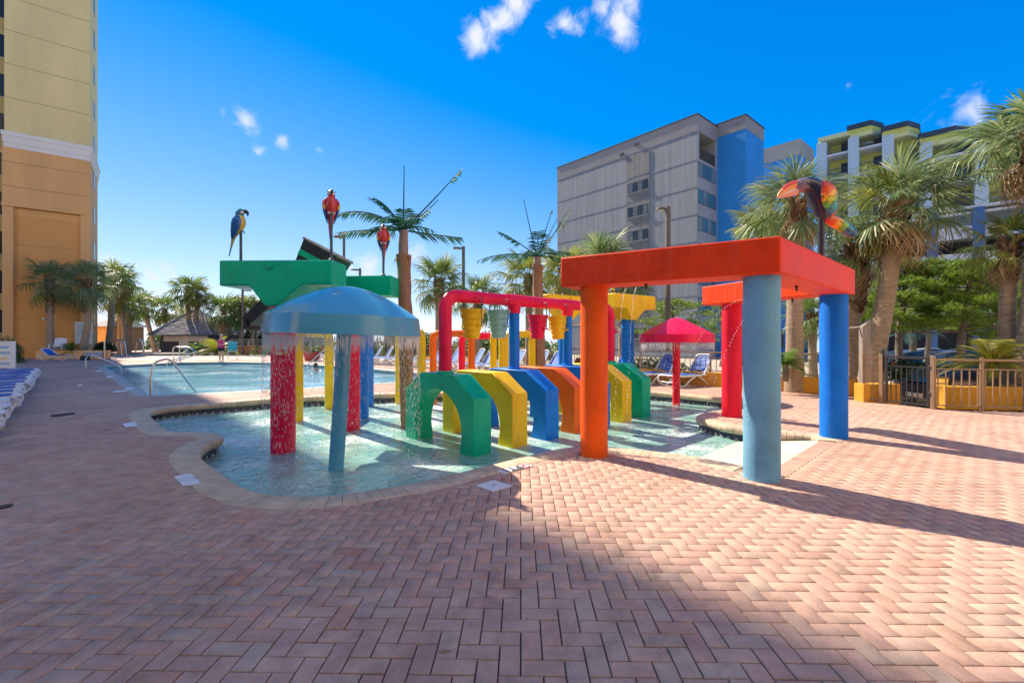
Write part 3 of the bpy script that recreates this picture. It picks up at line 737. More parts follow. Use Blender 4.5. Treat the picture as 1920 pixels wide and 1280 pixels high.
tg1 = tower(G(531,846,WATER_Z), R(-1.5), p_green, p_pink, 'green T shaped arm tower on a thick crimson column with a small sign')
tg2 = tower(G(657,805,WATER_Z), R(-2.5), p_green, p_pink, 'farther green T shaped arm tower behind the sky blue mushroom')
ty1 = tower((3.05,12.0), R(38), p_yellow, p_blue, 'yellow arm tower on a blue column near the red mushroom')
ty2 = tower((1.42,12.25), R(38), p_yellow, p_blue, 'yellow arm tower half hidden behind the orange column')
# sign on the crimson column
sg = empty('safety_sign', (tg1.location.x+.055, tg1.location.y-.172, 1.30), R(18), 'small orange safety sign stuck on the thick crimson column', 'sign')
MB().box((0,0,0),(.20,.012,.15)).build('panel', M('sign_orange', (.75,.13,.03), .5), sg)
for x, z_, w_, h_, c_ in ((-.035,.045,.03,.03,'w'),(.05,.04,.06,.035,'w'),(.03,.012,.035,.022,'b'),(.065,-.01,.012,.05,'w'),(-.02,-.03,.08,.012,'w'),(-.02,-.052,.08,.012,'w')):
    MB().box((x,-.008,z_),(w_,.004,h_)).build('pictogram', M('sign_white',(.7,.7,.7),.5) if c_=='w' else M('sign_blue',(.03,.1,.5),.5), sg)
# tipping trough slung between the two green towers
tm = (tg1.location+tg2.location)/2
tY = 7.62
tr = empty('tipping_trough', (XP(617,tY), tY, ZH(471,tY)), 0, 'dark grey tipping bucket box tilted above the front green arm', 'tipping bucket')
ca, sa = math.cos(R(62)), math.sin(R(62))
def tp(u, y, v): return (u*ca+v*sa, y, u*sa-v*ca)          # u up the long axis, v across the mouth
q = MB(); hw, vw, bl = .34, .30, 1.1
def rect(u, s, e=0): return [tp(u,-hw*s+e,-vw*s+e),tp(u,hw*s-e,-vw*s+e),tp(u,hw*s-e,vw*s-e),tp(u,-hw*s+e,vw*s-e)]
q.loft([rect(-bl,.72),rect(0,1.0),rect(0,1.0,.025),rect(-bl+.03,.72,.025)]); q.build('box', p_dark, tr)
q = MB(); c4 = rect(.005,1.02)
for i in range(4): q.tube([c4[i],c4[(i+1)%4]], .02, 8)
q.build('rim', M('worn_grey_metal',(.40,.34,.33),.5,.2,12,metal=.3), tr, smooth=True)
q = MB(); q.box(tp(-.22,-hw-.02,0.05),(.62,.03,.09),rot=Matrix.Rotation(R(28),3,'Y')); q.build('brace', p_green, tr)
MB().tube([tp(-.62,-.7,0),tp(-.62,.7,0)],.03,10).build('pivot_shaft', p_pole, tr, smooth=True)
cY = 7.1; chx, chz = XP(497,cY), ZH(585,cY)
chu = empty('dump_chute', (chx,cY,chz), 0, 'dark chute sloping down behind the thick crimson column', 'chute')
q = MB(); k45 = R(44); c_, s_ = math.cos(k45), math.sin(k45)
def cp(u, y, v): return (u*c_-v*s_, y, u*s_+v*c_)
sec = [(-.22,.09),(-.22,-.07),(.22,-.07),(.22,.09),(.19,.09),(.19,-.04),(-.19,-.04),(-.19,.09)]
q.loft([[cp(-.24,y,v) for y,v in sec],[cp(.42,y,v) for y,v in sec]]); q.build('trough', p_dark, chu)
MB().box(cp(-.26,0,-.02),(.05,.5,.16)).build('lip', p_dark, chu)
MB().tube([cp(.4,0,-.05),(.55,.0,.05)],.03,8).build('bracket', p_pole, chu, smooth=True)
# red tipping pan behind the orange column
rp_ = empty('tipping_pan', (2.45,11.9,1.62), 0, 'red tipping pan behind the orange column', 'tipping bucket')
MB().lathe([(.12,-.2),(.26,.12),(.28,.12),(.28,.15),(.24,.15),(.1,-.17)],24).build('pan', p_red, rp_, smooth=True, rot=(0,R(22),0))
MB().tube([(.62,.1,-.9+.9),(0,0,.25),(-1.0,.35,.25)],.035,8).build('crossbar', p_steel, rp_, smooth=True)

# ---- low spray arches of bent pipe
def spray_arch(p0, p1, zt, r, mt, label):
    root = empty('spray_arch', (p0[0], p0[1], WATER_Z), 0, label, 'spray arch', 'low bent pipe spray arches')
    MB().tube(bend_path(p0, FLOOR_Z, zt, p1, FLOOR_Z, r*1.6), r, 18).build('pipe', mt, root, smooth=True, world=True, ang=60)
    for p in (p0, p1):
        MB().lathe([(r*1.6,0),(r*1.6,.03),(r*1.05,.05)], 18, (p[0],p[1],FLOOR_Z)).build('flange', mt, root, smooth=True, world=True)
    P0, P1 = Vector(p0), Vector(p1); n = 5
    for k in range(n):
        q = P0.lerp(P1, (k+1)/(n+1)); MB().lathe([(.01,0),(.01,.03)], 8, (q.x,q.y,zt-r-.028)).build('nozzle', p_dark, root, world=True)
def PW(px, Y): return (XP(px, Y), Y)
spray_arch(PW(748,11.9), PW(790,9.9), 1.60, .095, p_yellow, 'yellow pipe arch emerging from behind the sky blue mushroom')
spray_arch(PW(812,11.8), PW(884,11.6), 1.60, .09, p_orangeg, 'orange pipe arch beyond the first green crawl arch')
spray_arch(PW(925,11.9), PW(942,10.6), 1.58, .088, p_yellow, 'yellow pipe arch standing behind the aqua bucket')
spray_arch(PW(866,12.15), PW(968,12.1), 1.54, .088, p_pink, 'slim red pipe arch at the back of the splash pool')
spray_arch(PW(950,11.3), PW(998,11.5), 1.58, .088, p_yellow, 'yellow pipe arch behind the crimson bucket')
spray_arch(G(559,790,WATER_Z), G(617,766,WATER_Z), 1.60, .10, p_yellow, 'yellow pipe arch seen below the sky blue mushroom cap')
spray_arch(G(681,783,WATER_Z), G(692,761,WATER_Z), 1.60, .115, p_blue, 'blue pipe arch seen below the sky blue mushroom cap')

# ---- water in the air
def drop_mat(name='falling_water', t=.58, col=(.9,.94,.96)):
    if name in MATS: return MATS[name]
    m = bpy.data.materials.new(name); MATS[name] = m; m.use_nodes = True; nt = m.node_tree; N = nt.nodes; L = nt.links; N.clear()
    out = N.new('ShaderNodeOutputMaterial'); tr = N.new('ShaderNodeBsdfTransparent'); df = N.new('ShaderNodeBsdfDiffuse'); gl = N.new('ShaderNodeBsdfGlossy')
    df.inputs[0].default_value = rgb(col); gl.inputs['Roughness'].default_value = .1; tl = N.new('ShaderNodeBsdfTranslucent'); tl.inputs[0].default_value = (.85,.92,.96,1)
    a = N.new('ShaderNodeMixShader'); a.inputs[0].default_value = .4; L.new(df.outputs[0], a.inputs[1]); L.new(tl.outputs[0], a.inputs[2])
    b = N.new('ShaderNodeMixShader'); b.inputs[0].default_value = .25; L.new(a.outputs[0], b.inputs[1]); L.new(gl.outputs[0], b.inputs[2])
    c = N.new('ShaderNodeMixShader'); c.inputs[0].default_value = t; L.new(b.outputs[0], c.inputs[1]); L.new(tr.outputs[0], c.inputs[2])
    L.new(c.outputs[0], out.inputs['Surface']); return m
def drop(b, c, l, r):
    x, y, z = c; b.add([(x,y,z+l/2),(x+r,y,z),(x-r*.5,y+r*.87,z),(x-r*.5,y-r*.87,z),(x,y,z-l*.35)], [(0,1,2),(0,2,3),(0,3,1),(4,2,1),(4,3,2),(4,1,3)])
def curtain(top, r, n, name, label, streaks):
    b = MB(); rs = random.Random(n)
    for _ in range(n):
        a = rs.uniform(0, 2*math.pi)+.05*math.sin(9*rs.random()); u = rs.random()**1.5; z = top.z+.01-u*(top.z-WATER_Z)
        rr = r*(1-.015*rs.random())+.05*u*rs.gauss(0,.6)
        drop(b, (top.x+rr*math.cos(a), top.y+rr*math.sin(a), z), rs.uniform(.018,.07)*(1.3-.4*u), rs.uniform(.0022,.0048))
    for _ in range(streaks):
        a = rs.uniform(0, 2*math.pi); l = rs.uniform(.05,.30)
        drop(b, (top.x+r*.985*math.cos(a), top.y+r*.985*math.sin(a), top.z+.005-l*.5), l, rs.uniform(.003,.0065))
    o = b.build(name, drop_mat(), fix=False); tag(o, label, 'falling water', kind='stuff')
curtain(top_b, .95, 3600, 'water_curtain', 'ring of water falling from the sky blue mushroom cap', 900)
curtain(top_r, .89, 1500, 'water_curtain', 'ring of water falling from the red mushroom cap', 600)
def jet(p0, v0, n, T, label, r=.006):
    b = MB(); rs = random.Random(n)
    for k in range(n):
        t = T*(k+rs.random()*.5)/n; p = Vector(p0)+Vector(v0)*t+Vector((0,0,-4.905*t*t))
        if p.z < WATER_Z: break
        s = .012+.02*t; drop(b, (p.x+rs.gauss(0,s*.3),p.y+rs.gauss(0,s*.3),p.z), rs.uniform(.02,.05), rs.uniform(.5,1.0)*r)
    tag(b.build('water_jet', drop_mat('jet_water', .25), fix=False), label, 'falling water', kind='stuff')
n1 = DB.lerp(RD,.55)
jet((n1.x-.2,n1.y,BZ0-.02), (-2.3,-.1,.9), 70, .9, 'arc of water drops springing from the far vermilion beam toward the red mushroom')
jet((n1.x-.15,n1.y-.35,BZ0-.03), (-2.0,-.5,.35), 60, .85, 'lower arc of water drops springing from the far vermilion beam')
n2 = O.lerp(LB,.25)
jet((n2.x,n2.y+.2,BZ0-.02), (.1,1.5,.1), 60, .75, 'thin stream of drops falling behind the front vermilion beam')
jet((n2.x+.12,n2.y+.2,BZ0-.02), (.25,1.7,.0), 60, .75, 'second thin stream of drops falling beside the orange column')
for px in (885, 935):
    t = (c0.x-(px-960)/F*c0.y)/((px-960)/F*ARC_A.y-ARC_A.x); p = c0+ARC_A*t
    jet((p.x,p.y,PZ-.1),(0,0,0),26,.22,'trickle filling the %s bucket' % ('large yellow' if px==885 else 'pale aqua'), .006)
# low splashes where water lands
def splash_at(p, n, r, h, label):
    b = MB(); rs = random.Random(int(p[0]*100)+n)
    for _ in range(n):
        a = rs.uniform(0,6.283); u = abs(rs.gauss(0,.5))*r
        drop(b, (p[0]+u*math.cos(a), p[1]+u*math.sin(a), WATER_Z+abs(rs.gauss(0,.4))*h), rs.uniform(.008,.03), rs.uniform(.003,.008))
    tag(b.build('splash', drop_mat('jet_water', .25), fix=False), label, 'splash', kind='stuff')
splash_at(G(1170,805,WATER_Z), 260, .38, .16, 'white splash on the water before the yellow crawl arch')
splash_at(G(755,765,WATER_Z), 220, .35, .14, 'white splash round the yellow pipe by the brown trunk')
splash_at(G(1268,762,WATER_Z), 160, .5, .08, 'white splash round the red mushroom stem')
splash_at(G(905,790,WATER_Z), 160, .5, .10, 'white splash between the crawl arches')
def rim_splash(top, r, n, label):
    b = MB(); rs = random.Random(n)
    for _ in range(n):
        a = rs.uniform(0,6.283); u = r+rs.gauss(0,.07)
        drop(b, (top.x+u*math.cos(a), top.y+u*math.sin(a), WATER_Z+abs(rs.gauss(0,.035))), rs.uniform(.008,.025), rs.uniform(.003,.008))
    tag(b.build('splash', drop_mat('jet_water', .25), fix=False), label, 'splash', kind='stuff')
rim_splash(top_b, .97, 900, 'ring of small splashes under the sky blue mushroom rim')
rim_splash(top_r, .9, 350, 'ring of small splashes under the red mushroom rim')
# ================================================================ PAINTED BIRD FIGURES
def vcol_mat(name, rough=.28, coat=.4):
    if name in MATS: return MATS[name]
    m = bpy.data.materials.new(name); MATS[name] = m; m.use_nodes = True; N = m.node_tree.nodes; L = m.node_tree.links; p = N['Principled BSDF']
    a = N.new('ShaderNodeAttribute'); a.attribute_name = 'Col'
    tc = N.new('ShaderNodeTexCoord'); n = N.new('ShaderNodeTexNoise'); n.inputs['Scale'].default_value = 60; n.inputs['Detail'].default_value = 5; L.new(tc.outputs['Object'], n.inputs['Vector'])
    mr = N.new('ShaderNodeMapRange'); mr.inputs[3].default_value = .72; mr.inputs[4].default_value = 1.25; L.new(n.outputs['Fac'], mr.inputs[0])
    mx = N.new('ShaderNodeMix'); mx.data_type = 'RGBA'; mx.blend_type = 'MULTIPLY'; mx.inputs['Factor'].default_value = 1
    L.new(a.outputs['Color'], mx.inputs[6]); L.new(mr.outputs[0], mx.inputs[7]); L.new(mx.outputs[2], p.inputs['Base Color'])
    p.inputs['Roughness'].default_value = rough; p.inputs['Coat Weight'].default_value = coat
    return m
m_bird = vcol_mat('painted_figure')
def ell_loft(b, spine, rad, colf, n=20, sub=5, flat=(1,1), up=Vector((0,1,0)), bump=0):
    """loft through ellipse sections; spine points, (ra, rb) radii, colour by vertex position"""
    sp_ = catmull([Vector(p) for p in spine], False, sub); ra = catmull([Vector((r[0], r[1], 0)) if hasattr(r,'__len__') else Vector((r,r,0)) for r in rad], False, sub)
    rings = []; cols = []
    for i, p in enumerate(sp_):
        t = (sp_[min(i+1,len(sp_)-1)]-sp_[max(i-1,0)]).normalized()
        a = up.cross(t).normalized(); c = t.cross(a).normalized()
        ring = []
        for k in range(n):
            q = 2*math.pi*k/n; v = p+a*math.cos(q)*max(.002,ra[i].x)*flat[0]+c*math.sin(q)*max(.002,ra[i].y)*flat[1]
            ring.append(v); cols.append(colf(v, i/(len(sp_)-1), q))
        rings.append(ring)
    b.loft(rings, True, True, cols)
def parrot(loc, rz, pole_h, kind, label, s=1.0):
    """perched macaw on a pole, facing local -Y; loc is the foot of the pole"""
    root = empty('macaw_figure', loc, rz, label, 'bird figure')
    RED, BLU, YEL, WHT, BLK, GRN = (.62,.04,.045), (.01,.13,.42), (.80,.52,.04), (.75,.75,.72), (.02,.025,.03), (.02,.22,.10)
    TEA = (.0,.22,.30)
    hz = pole_h
    def bodyc(v, t, q):
        z = (v.z-hz)/s; fy = v.y/s
        if kind == 'red':
            if z < -.30: return BLU
            if z < -.2: return YEL if v.x > 0 else RED
            if z > .335 and abs(v.x/s) > .02 and fy < .0: return WHT
            return RED
        if z > .335 and fy < -.04: return WHT if abs(v.x/s) > .03 else GRN
        if z > .3: return TEA
        if z < -.26: return BLU
        if z < -.05: return (.35,.36,.08)
        return YEL if fy < .015 else BLU
    b = MB()
    ell_loft(b, [Vector(p)*s+Vector((0,0,hz)) for p in ((0,.15,-.42),(0,.115,-.25),(0,.08,-.08),(0,.03,.06),(0,-.015,.16),(0,-.02,.25),(0,-.005,.315),(0,-.022,.37),(0,-.015,.425))],
        [(.010*s,.008*s),(.030*s,.014*s),(.048*s,.035*s),(.088*s,.075*s),(.098*s,.09*s),(.085*s,.08*s),(.062*s,.062*s),(.064*s,.068*s),(.02*s,.02*s)], bodyc)
    b.build('body', m_bird, root, smooth=True, ang=80)
    for sd in (-1,1):
        b = MB()
        def wc(v, t, q):
            z = (v.z-hz)/s
            if kind == 'red': return RED if z > .16 else (YEL if z > .10 else BLU)
            return BLU if z > .0 else (.01,.09,.30)
        ell_loft(b, [Vector(p)*s+Vector((0,0,hz)) for p in ((sd*.075,.0,.29),(sd*.108,.015,.22),(sd*.112,.03,.12),(sd*.085,.065,.0),(sd*.05,.10,-.12))],
            [(.012*s,.02*s),(.03*s,.065*s),(.028*s,.075*s),(.02*s,.05*s),(.006*s,.012*s)], wc, 14)
        b.build('wing', m_bird, root, smooth=True, ang=80)
    b = MB(); bk = BLK
    ell_loft(b, [Vector(p)*s+Vector((0,0,hz)) for p in ((0,-.06,.385),(0,-.11,.385),(0,-.135,.35),(0,-.13,.305))], [(.034*s,.03*s),(.032*s,.026*s),(.022*s,.018*s),(.004*s,.004*s)], lambda v,t,q: bk, 12, up=Vector((1,0,0)))
    b.build('beak', m_bird, root, smooth=True, ang=80)
    for sd in (-1,1):
        b = MB(); ell_loft(b, [Vector((sd*.055*s, -.052*s, hz+.385*s)), Vector((sd*.062*s,-.055*s,hz+.385*s)), Vector((sd*.066*s,-.056*s,hz+.385*s))], [.012*s,.011*s,.004*s], lambda v,t,q: BLK, 10)
        b.build('eye', m_bird, root, smooth=True, ang=80)
        b = MB()
        for tt in (-.018,.0,.018):
            ell_loft(b, [Vector((sd*.035+tt,-.03,.04))*s+Vector((0,0,hz)), Vector((sd*.036+tt,-.075,.035))*s+Vector((0,0,hz)), Vector((sd*.036+tt,-.085,.0))*s+Vector((0,0,hz))], [.010*s,.010*s,.005*s], lambda v,t,q: (.5,.52,.55), 8, 3)
        b.build('foot', m_bird, root, smooth=True, ang=80)
    MB().lathe([(.024*s,.0),(.022*s,pole_h+.02*s)], 14, (0,-.03*s,0)).build('pole', p_pole, root, smooth=True)
    MB().lathe([(.05*s,0),(.05*s,.03),(.03*s,.05)], 14, (0,-.03*s,0)).build('pole_base', p_pole, root, smooth=True)
    return root
# green towers: tops of arms at z = 2.61
parrot((XP(448,6.95), 6.95, 2.61), R(112), ZH(437,6.95)-2.61, 'blue', 'blue and yellow macaw figure on a pole at the end of the green arm', .87)
parrot((XP(621,6.75), 6.75, 2.61), R(26), ZH(404,6.75)-2.61, 'red', 'tall red macaw figure on a pole over the front green arm', .87)
parrot((XP(719,8.35), 8.35, 2.61), R(14), ZH(459,8.35)-2.61, 'red', 'smaller red macaw figure on a pole over the farther green arm', .87)
parrot((XP(1058,12.1), 12.1, 2.61), R(-70), ZH(520,12.1)-2.61, 'blue', 'blue and yellow macaw figure before the fan palms, left of the orange column', .9)
parrot((XP(1150,11.7), 11.7, 2.61), R(-80), ZH(545,11.7)-2.61, 'blue', 'blue and yellow macaw figure seen under the front vermilion beam', .9)

def toucan():
    Yc = 6.39; k = Yc/F/6.738
    def W(u, v, dy=0): return Vector(((1430+u/6.738-960)*Yc/F-4.35, dy, ZH(310+v/6.738, Yc)-2.50))
    root = empty('toucan_figure', (4.35, Yc, 2.50), 0, 'rainbow winged toucan figure with a big pink and orange bill on a dark pole', 'bird figure')
    def uv(v): return ((v.x+4.35)*F/Yc+960-1430)*6.738, (HY-(v.z+2.5-H)*F/Yc-310)*6.738
    NAVY, GREY = (.012,.02,.045), (.20,.17,.21)
    def bodyc(v, t, q):
        u, w = uv(v)
        if u < 535-(.12*(w-180)) + 18*math.sin(w*.09): return GREY
        return NAVY
    b = MB()
    ell_loft(b, [W(405,285),W(440,270),W(520,250),W(600,265),(W(680,330)),W(725,440),W(745,540),W(765,630),W(790,690)],
        [50*k,75*k,92*k,105*k,128*k,128*k,105*k,78*k,40*k], bodyc, 26, 6)
    b.build('body', m_bird, root, smooth=True, ang=80)
    def wingc(v, t, q):
        u, w = uv(v); s = w+.42*(u-700)+22*math.sin(u*.06+w*.03)
        if abs(math.sin(s*.055+u*.012)) < .19 and s > 420: return (.02,.025,.03)
        for lim, c in ((330,(.55,.02,.02)),(400,(.75,.10,.02)),(470,(.85,.42,.02)),(520,(.50,.55,.02)),(570,(.10,.42,.03)),(630,(.0,.28,.30)),(690,(.0,.13,.32)),(9999,(.55,.07,.06))):
            if s < lim: return c
    for sd in (-1,1):
        b = MB(); dy = sd*.115
        ell_loft(b, [W(705,240,dy*.7),W(728,305,dy),W(760,400,dy),W(785,500,dy*.85),W(835,590,dy*.55),W(880,645,dy*.35)], [(22*k,.03),(84*k,.05),(108*k,.055),(100*k,.045),(74*k,.03),(15*k,.01)], wingc, 24, 8)
        b.build('wing', m_bird, root, smooth=True, ang=80)
    def tailc(v, t, q):
        u, w = uv(v)
        if abs(math.sin((w-.55*u)*.06)) < .19: return (.015,.02,.03)
        for lim, c in ((.14,(.5,.06,.05)),(.30,(.72,.14,.03)),(.42,(.85,.48,.02)),(.53,(.2,.5,.05)),(.72,(.0,.22,.34)),(.86,(.0,.10,.24)),(2,(.012,.018,.03))):
            if t < lim: return c
    b = MB(); ell_loft(b, [W(760,650),W(860,690),W(960,740),W(1060,805),W(1140,865),W(1185,895)], [(45*k,.05),(62*k,.075),(70*k,.08),(70*k,.08),(58*k,.065),(15*k,.02)], tailc, 24, 8)
    b.build('tail', m_bird, root, smooth=True, ang=80)
    def upc(v, t, q):
        u, w = uv(v); 
        if t > .86: return (.85,.40,.16)
        return (.72,.05,.04) if math.cos(q) > .1 and t < .62 else (.88,.40,.14)
    b = MB(); ell_loft(b, [W(425,250),W(360,262),W(290,300),W(225,355),W(180,408)], [(60*k,58*k),(52*k,48*k),(42*k,36*k),(28*k,22*k),(5*k,5*k)], upc, 20, 6)
    b.build('upper_bill', m_bird, root, smooth=True, ang=80)
    b = MB(); ell_loft(b, [W(430,330),W(365,342),W(290,368),W(235,392),W(200,412)], [(50*k,42*k),(45*k,34*k),(36*k,25*k),(24*k,15*k),(4*k,4*k)], lambda v,t,q: (.80,.40,.30) if math.cos(q) < .2 else (.85,.75,.55), 20, 6)
    b.build('lower_bill', m_bird, root, smooth=True, ang=80)
    for sd in (-1,1):
        b = MB(); e = W(503,186,sd*.075); ell_loft(b, [e, e+Vector((0,sd*.012,0)), e+Vector((0,sd*.02,0))], [.022,.018,.006], lambda v,t,q: (.75,.72,.2) if t < .5 else (.01,.01,.01), 12)
        b.build('eye', m_bird, root, smooth=True, ang=80)
    MB().lathe([(.042,0),(.040,W(738,655).z)], 20, (W(738,0).x,0,0)).build('pole', M('black_pole',(.02,.022,.03),.4), root, smooth=True)
toucan()

# ================================================================ ARTIFICIAL PALMS IN THE POOL
m_fleaf = leafmat('plastic_leaf', (.02,.09,.06), (.04,.14,.085), (.09,.11,.07)); m_fleaf.node_tree.nodes['Principled BSDF'].inputs['Roughness'].default_value = .65; m_fleaf.node_tree.nodes['Principled BSDF'].inputs['Specular IOR Level'].default_value = .15
m_ftrunk = M('resin_bark', (.27,.135,.075), .75, .3, 7, .12, 28, c2=(.37,.21,.125), stretch=(1,1,.35))
m_fsheath = M('resin_sheath', (.36,.27,.24), .8, .25, 12, .05, 40)
def pinnate(b, L_, droop, lean, bare, seed, leaf=.34, step=.045):
    """one pinnate frond from the origin along +X, rising by lean, falling by droop"""
    rs = random.Random(seed); pts = []
    for i in range(13):
        u = i/12; pts.append(Vector((L_*u*math.cos(lean), .05*math.sin(u*3+seed), L_*(u*math.sin(lean)-droop*u*u))))
    return pts, rs
def fake_palm(loc, top, crown, fronds, label, lean=(0,0), r=.13):
    X, Y = loc; root = empty('artificial_palm', (X, Y, WATER_Z), 0, label, 'artificial palm')
    n = 26; rings = []
    for i in range(n):
        u = i/(n-1); z = FLOOR_Z+(top-FLOOR_Z)*u
        ring = []
        for k in range(22):
            a = 2*math.pi*k/22
            rr = r*(1.05-.14*u)*(1+.17*mnoise.noise(Vector((math.cos(a)*1.7,math.sin(a)*1.7,z*2.3+X)))+.09*mnoise.noise(Vector((math.cos(a)*5,math.sin(a)*5,z*6))))
            if u > .93: rr *= 1.16
            ring.append((X+lean[0]*u+rr*math.cos(a), Y+lean[1]*u+rr*math.sin(a), z))
        rings.append(ring)
    MB().loft(rings).build('trunk', m_ftrunk, root, smooth=True, world=True, ang=80)
    tx, ty = X+lean[0], Y+lean[1]
    MB().tube([(tx,ty,top-.05),(tx,ty,(top+crown)/2),(tx+.01,ty,crown)], [r*.72,r*.68,r*.6], 14).build('neck', m_fsheath, root, smooth=True, world=True)
    for i in range(7):     # torn bark flaps at the neck
        a = i*.9; MB().add([(tx+r*math.cos(a),ty+r*math.sin(a),top-.02),(tx+r*math.cos(a+.5),ty+r*math.sin(a+.5),top-.02),(tx+r*1.5*math.cos(a+.3),ty+r*1.5*math.sin(a+.3),top-.15-.1*(i%3))],[(0,1,2)]).build('bark_flap', m_ftrunk, root, world=True)
    for fi, (az, lean_, droop, L_, dens0, dens1, lf) in enumerate(fronds):
        rs = random.Random(fi*13+int(X*10)); b = MB(); pts = []; L_ *= 1.12; lf *= 1.2
        for i in range(15):
            u = i/14; pts.append(Vector((L_*u*math.cos(lean_), 0, L_*(u*math.sin(lean_)-droop*u*u))))
        b.tube(pts, [.014*(1-.7*i/14)+.003 for i in range(15)], 6)
        m = int(L_/.05)
        for j in range(m):
            u = (j+.5)/m
            if not dens0 <= u <= dens1 or rs.random() < .22: continue
            q = u*14; i0 = min(13, int(q)); p = pts[i0].lerp(pts[i0+1], q-i0); t = (pts[i0+1]-pts[i0]).normalized()
            for sd in (-1,1):
                ll = lf*(.65+.5*math.sin(math.pi*min(1,u*1.02)))*rs.uniform(.75,1.1)
                dr = (t*.65+Vector((0,sd*.75,0))+Vector((0,0,-.35-.25*rs.random()))).normalized(); nrm = t*.022
                e = p+dr*ll; mid = p+dr*ll*.5+Vector((0,0,.02))
                b.add([p-nrm*.7,p+nrm*.7,mid+nrm,mid-nrm,e], [(0,1,2,3),(3,2,4)])
        b.build('frond', m_fleaf, root, fix=False, loc=(tx-X, ty-Y, crown-WATER_Z), rot=(0,0,az))
fp1 = G(766,800,WATER_Z)
k1 = fp1[1]/F
fake_palm(fp1, ZH(478,fp1[1]), ZH(432,fp1[1]), [
  (R(168),R(60),.35,1.15,.3,1,.22),(R(185),R(38),.42,1.35,.25,1,.26),(R(182),R(3),.10,1.12,.25,1,.26),(R(2),R(-8),-.02,1.02,.2,1,.28),(R(8),R(46),-.05,1.40,.80,1,.2),(R(5),R(38),-.1,.75,.35,.7,.16),
  (R(100),R(75),.1,.45,.1,1,.22),(R(60),R(60),.2,.5,.1,1,.25),(R(250),R(50),.5,.6,.1,1,.25),(R(300),R(35),.4,.6,.1,1,.25),(R(210),R(20),.5,.7,.1,1,.25),(R(140),R(30),.5,.6,.1,1,.25),(R(30),R(30),.4,.6,.1,1,.24),(R(95),R(85),0,1.15,2,3,.1)],
  'tall artificial palm with ragged dark fronds beside the farther green arm', (-.10,0), .135)
fp2 = (XP(1016,11.6), 11.6)
fake_palm(fp2, ZH(497,11.6), ZH(482,11.6), [
  (R(183),R(14),.30,1.35,.12,1,.30),(R(170),R(42),.15,1.15,.45,1,.22),(R(160),R(75),-.1,1.25,.95,1,.1),(R(12),R(52),-.12,1.25,.55,1,.26),(R(20),R(60),-.05,1.0,.1,.5,.24),(R(5),R(25),.3,.85,.2,1,.26),
  (R(80),R(70),.1,.8,.1,1,.26),(R(300),R(40),.5,.7,.1,1,.28),(R(240),R(30),.6,.8,.1,1,.28),(R(30),R(70),.0,1.2,.9,1,.1),(R(130),R(30),.5,.8,.1,1,.26),(R(350),R(10),.5,.9,.1,1,.26)],
  'artificial palm with blue green fronds and a brown trunk behind the buckets', (-.12,0), .135)
# ================================================================ BUILDINGS
m_glass = M('window_glass', (.035,.045,.055), .2, .3, .5, spec=.45)
m_glassb = M('window_glass_blue', (.07,.17,.22), .08, .3, .4, spec=.9, coat=.5)
m_frame = M('dark_window_frame', (.05,.055,.06), .5)
def frame3(o, u, n):
    """local axes on a wall: u along it, n out of it"""
    o, u, n = Vector(o), Vector(u).normalized(), Vector(n).normalized()
    def T(a, d, z): q = Vector((o[0],o[1]))+Vector((u[0],u[1]))*a+Vector((n[0],n[1]))*d; return (q.x, q.y, z)
    return T
def wbox(b, T, a0, a1, d0, d1, z0, z1):
    vs = [T(a,d,z) for z in (z0,z1) for a, d in ((a0,d0),(a1,d0),(a1,d1),(a0,d1))]
    return b.add(vs, [(3,2,1,0),(4,5,6,7),(0,1,5,4),(1,2,6,5),(2,3,7,6),(3,0,4,7)])
# ---- hotel tower (its shade covers the near deck)
m_cream = M('cream_stucco', (.80,.65,.29), .85, .10, .5, .05, 30, stretch=(1,1,.18))
m_orangest = M('orange_stucco', (.78,.44,.17), .85, .10, .5, .05, 30, stretch=(1,1,.18))
m_orange2 = M('orange_recess_stucco', (.74,.37,.11), .85, .07, .35, .03, 30)
m_trimw = M('white_stucco_trim', (.78,.77,.70), .8, .05, .5)
m_groove = M('stucco_joint', (.36,.26,.12), .9)
HZ1 = 36.0; C1 = Vector((XP(169,HZ1), HZ1)); hu = Vector((-.787,-.617)); hn = Vector((.617,-.787))
hotel = empty('hotel_tower', (C1.x, C1.y, 0), 0, 'tall hotel tower, cream stucco above and orange stucco below a white band', 'building')
T = frame3(C1, hu, hn); HT = 70.0
WB = (C1.x-XP(8,1)*C1.y)/(XP(8,1)*hu.y-hu.x)         # bay width up to the recessed window strip
zb0, zb1 = ZH(303,HZ1), ZH(276,HZ1)                   # white band
D = -6
b = MB(); wbox(b, T, 0, WB, D, 0, zb1, HT); b.build('upper_wall', m_cream, hotel, world=True)
b = MB(); wbox(b, T, .55, WB-.02, D, -.22, 0, ZH(405,HZ1)); wbox(b, T, .25, WB+.12, D, -.02, ZH(405,HZ1), zb0); b.build('lower_wall', m_orange2 if False else m_orangest, hotel, world=True)
b = MB(); wbox(b, T, .0, .56, D+.1, .0, 0, zb0-.02); b.build('pilaster', m_orangest, hotel, world=True)
b = MB(); wbox(b, T, WB-.45, WB+.1, D+.2, .03, 0, ZH(405,HZ1)-.02); b.build('pilaster', m_orangest, hotel, world=True)
b = MB(); wbox(b, T, .58, WB-.5, -.30, -.215, .02, ZH(418,HZ1)); b.build('recess_panel', m_orange2, hotel, world=True)
b = MB(); wbox(b, T, .3, WB+.15, -.2, .10, ZH(405,HZ1)+.0, ZH(400,HZ1)+.05); b.build('ledge', m_orangest, hotel, world=True)
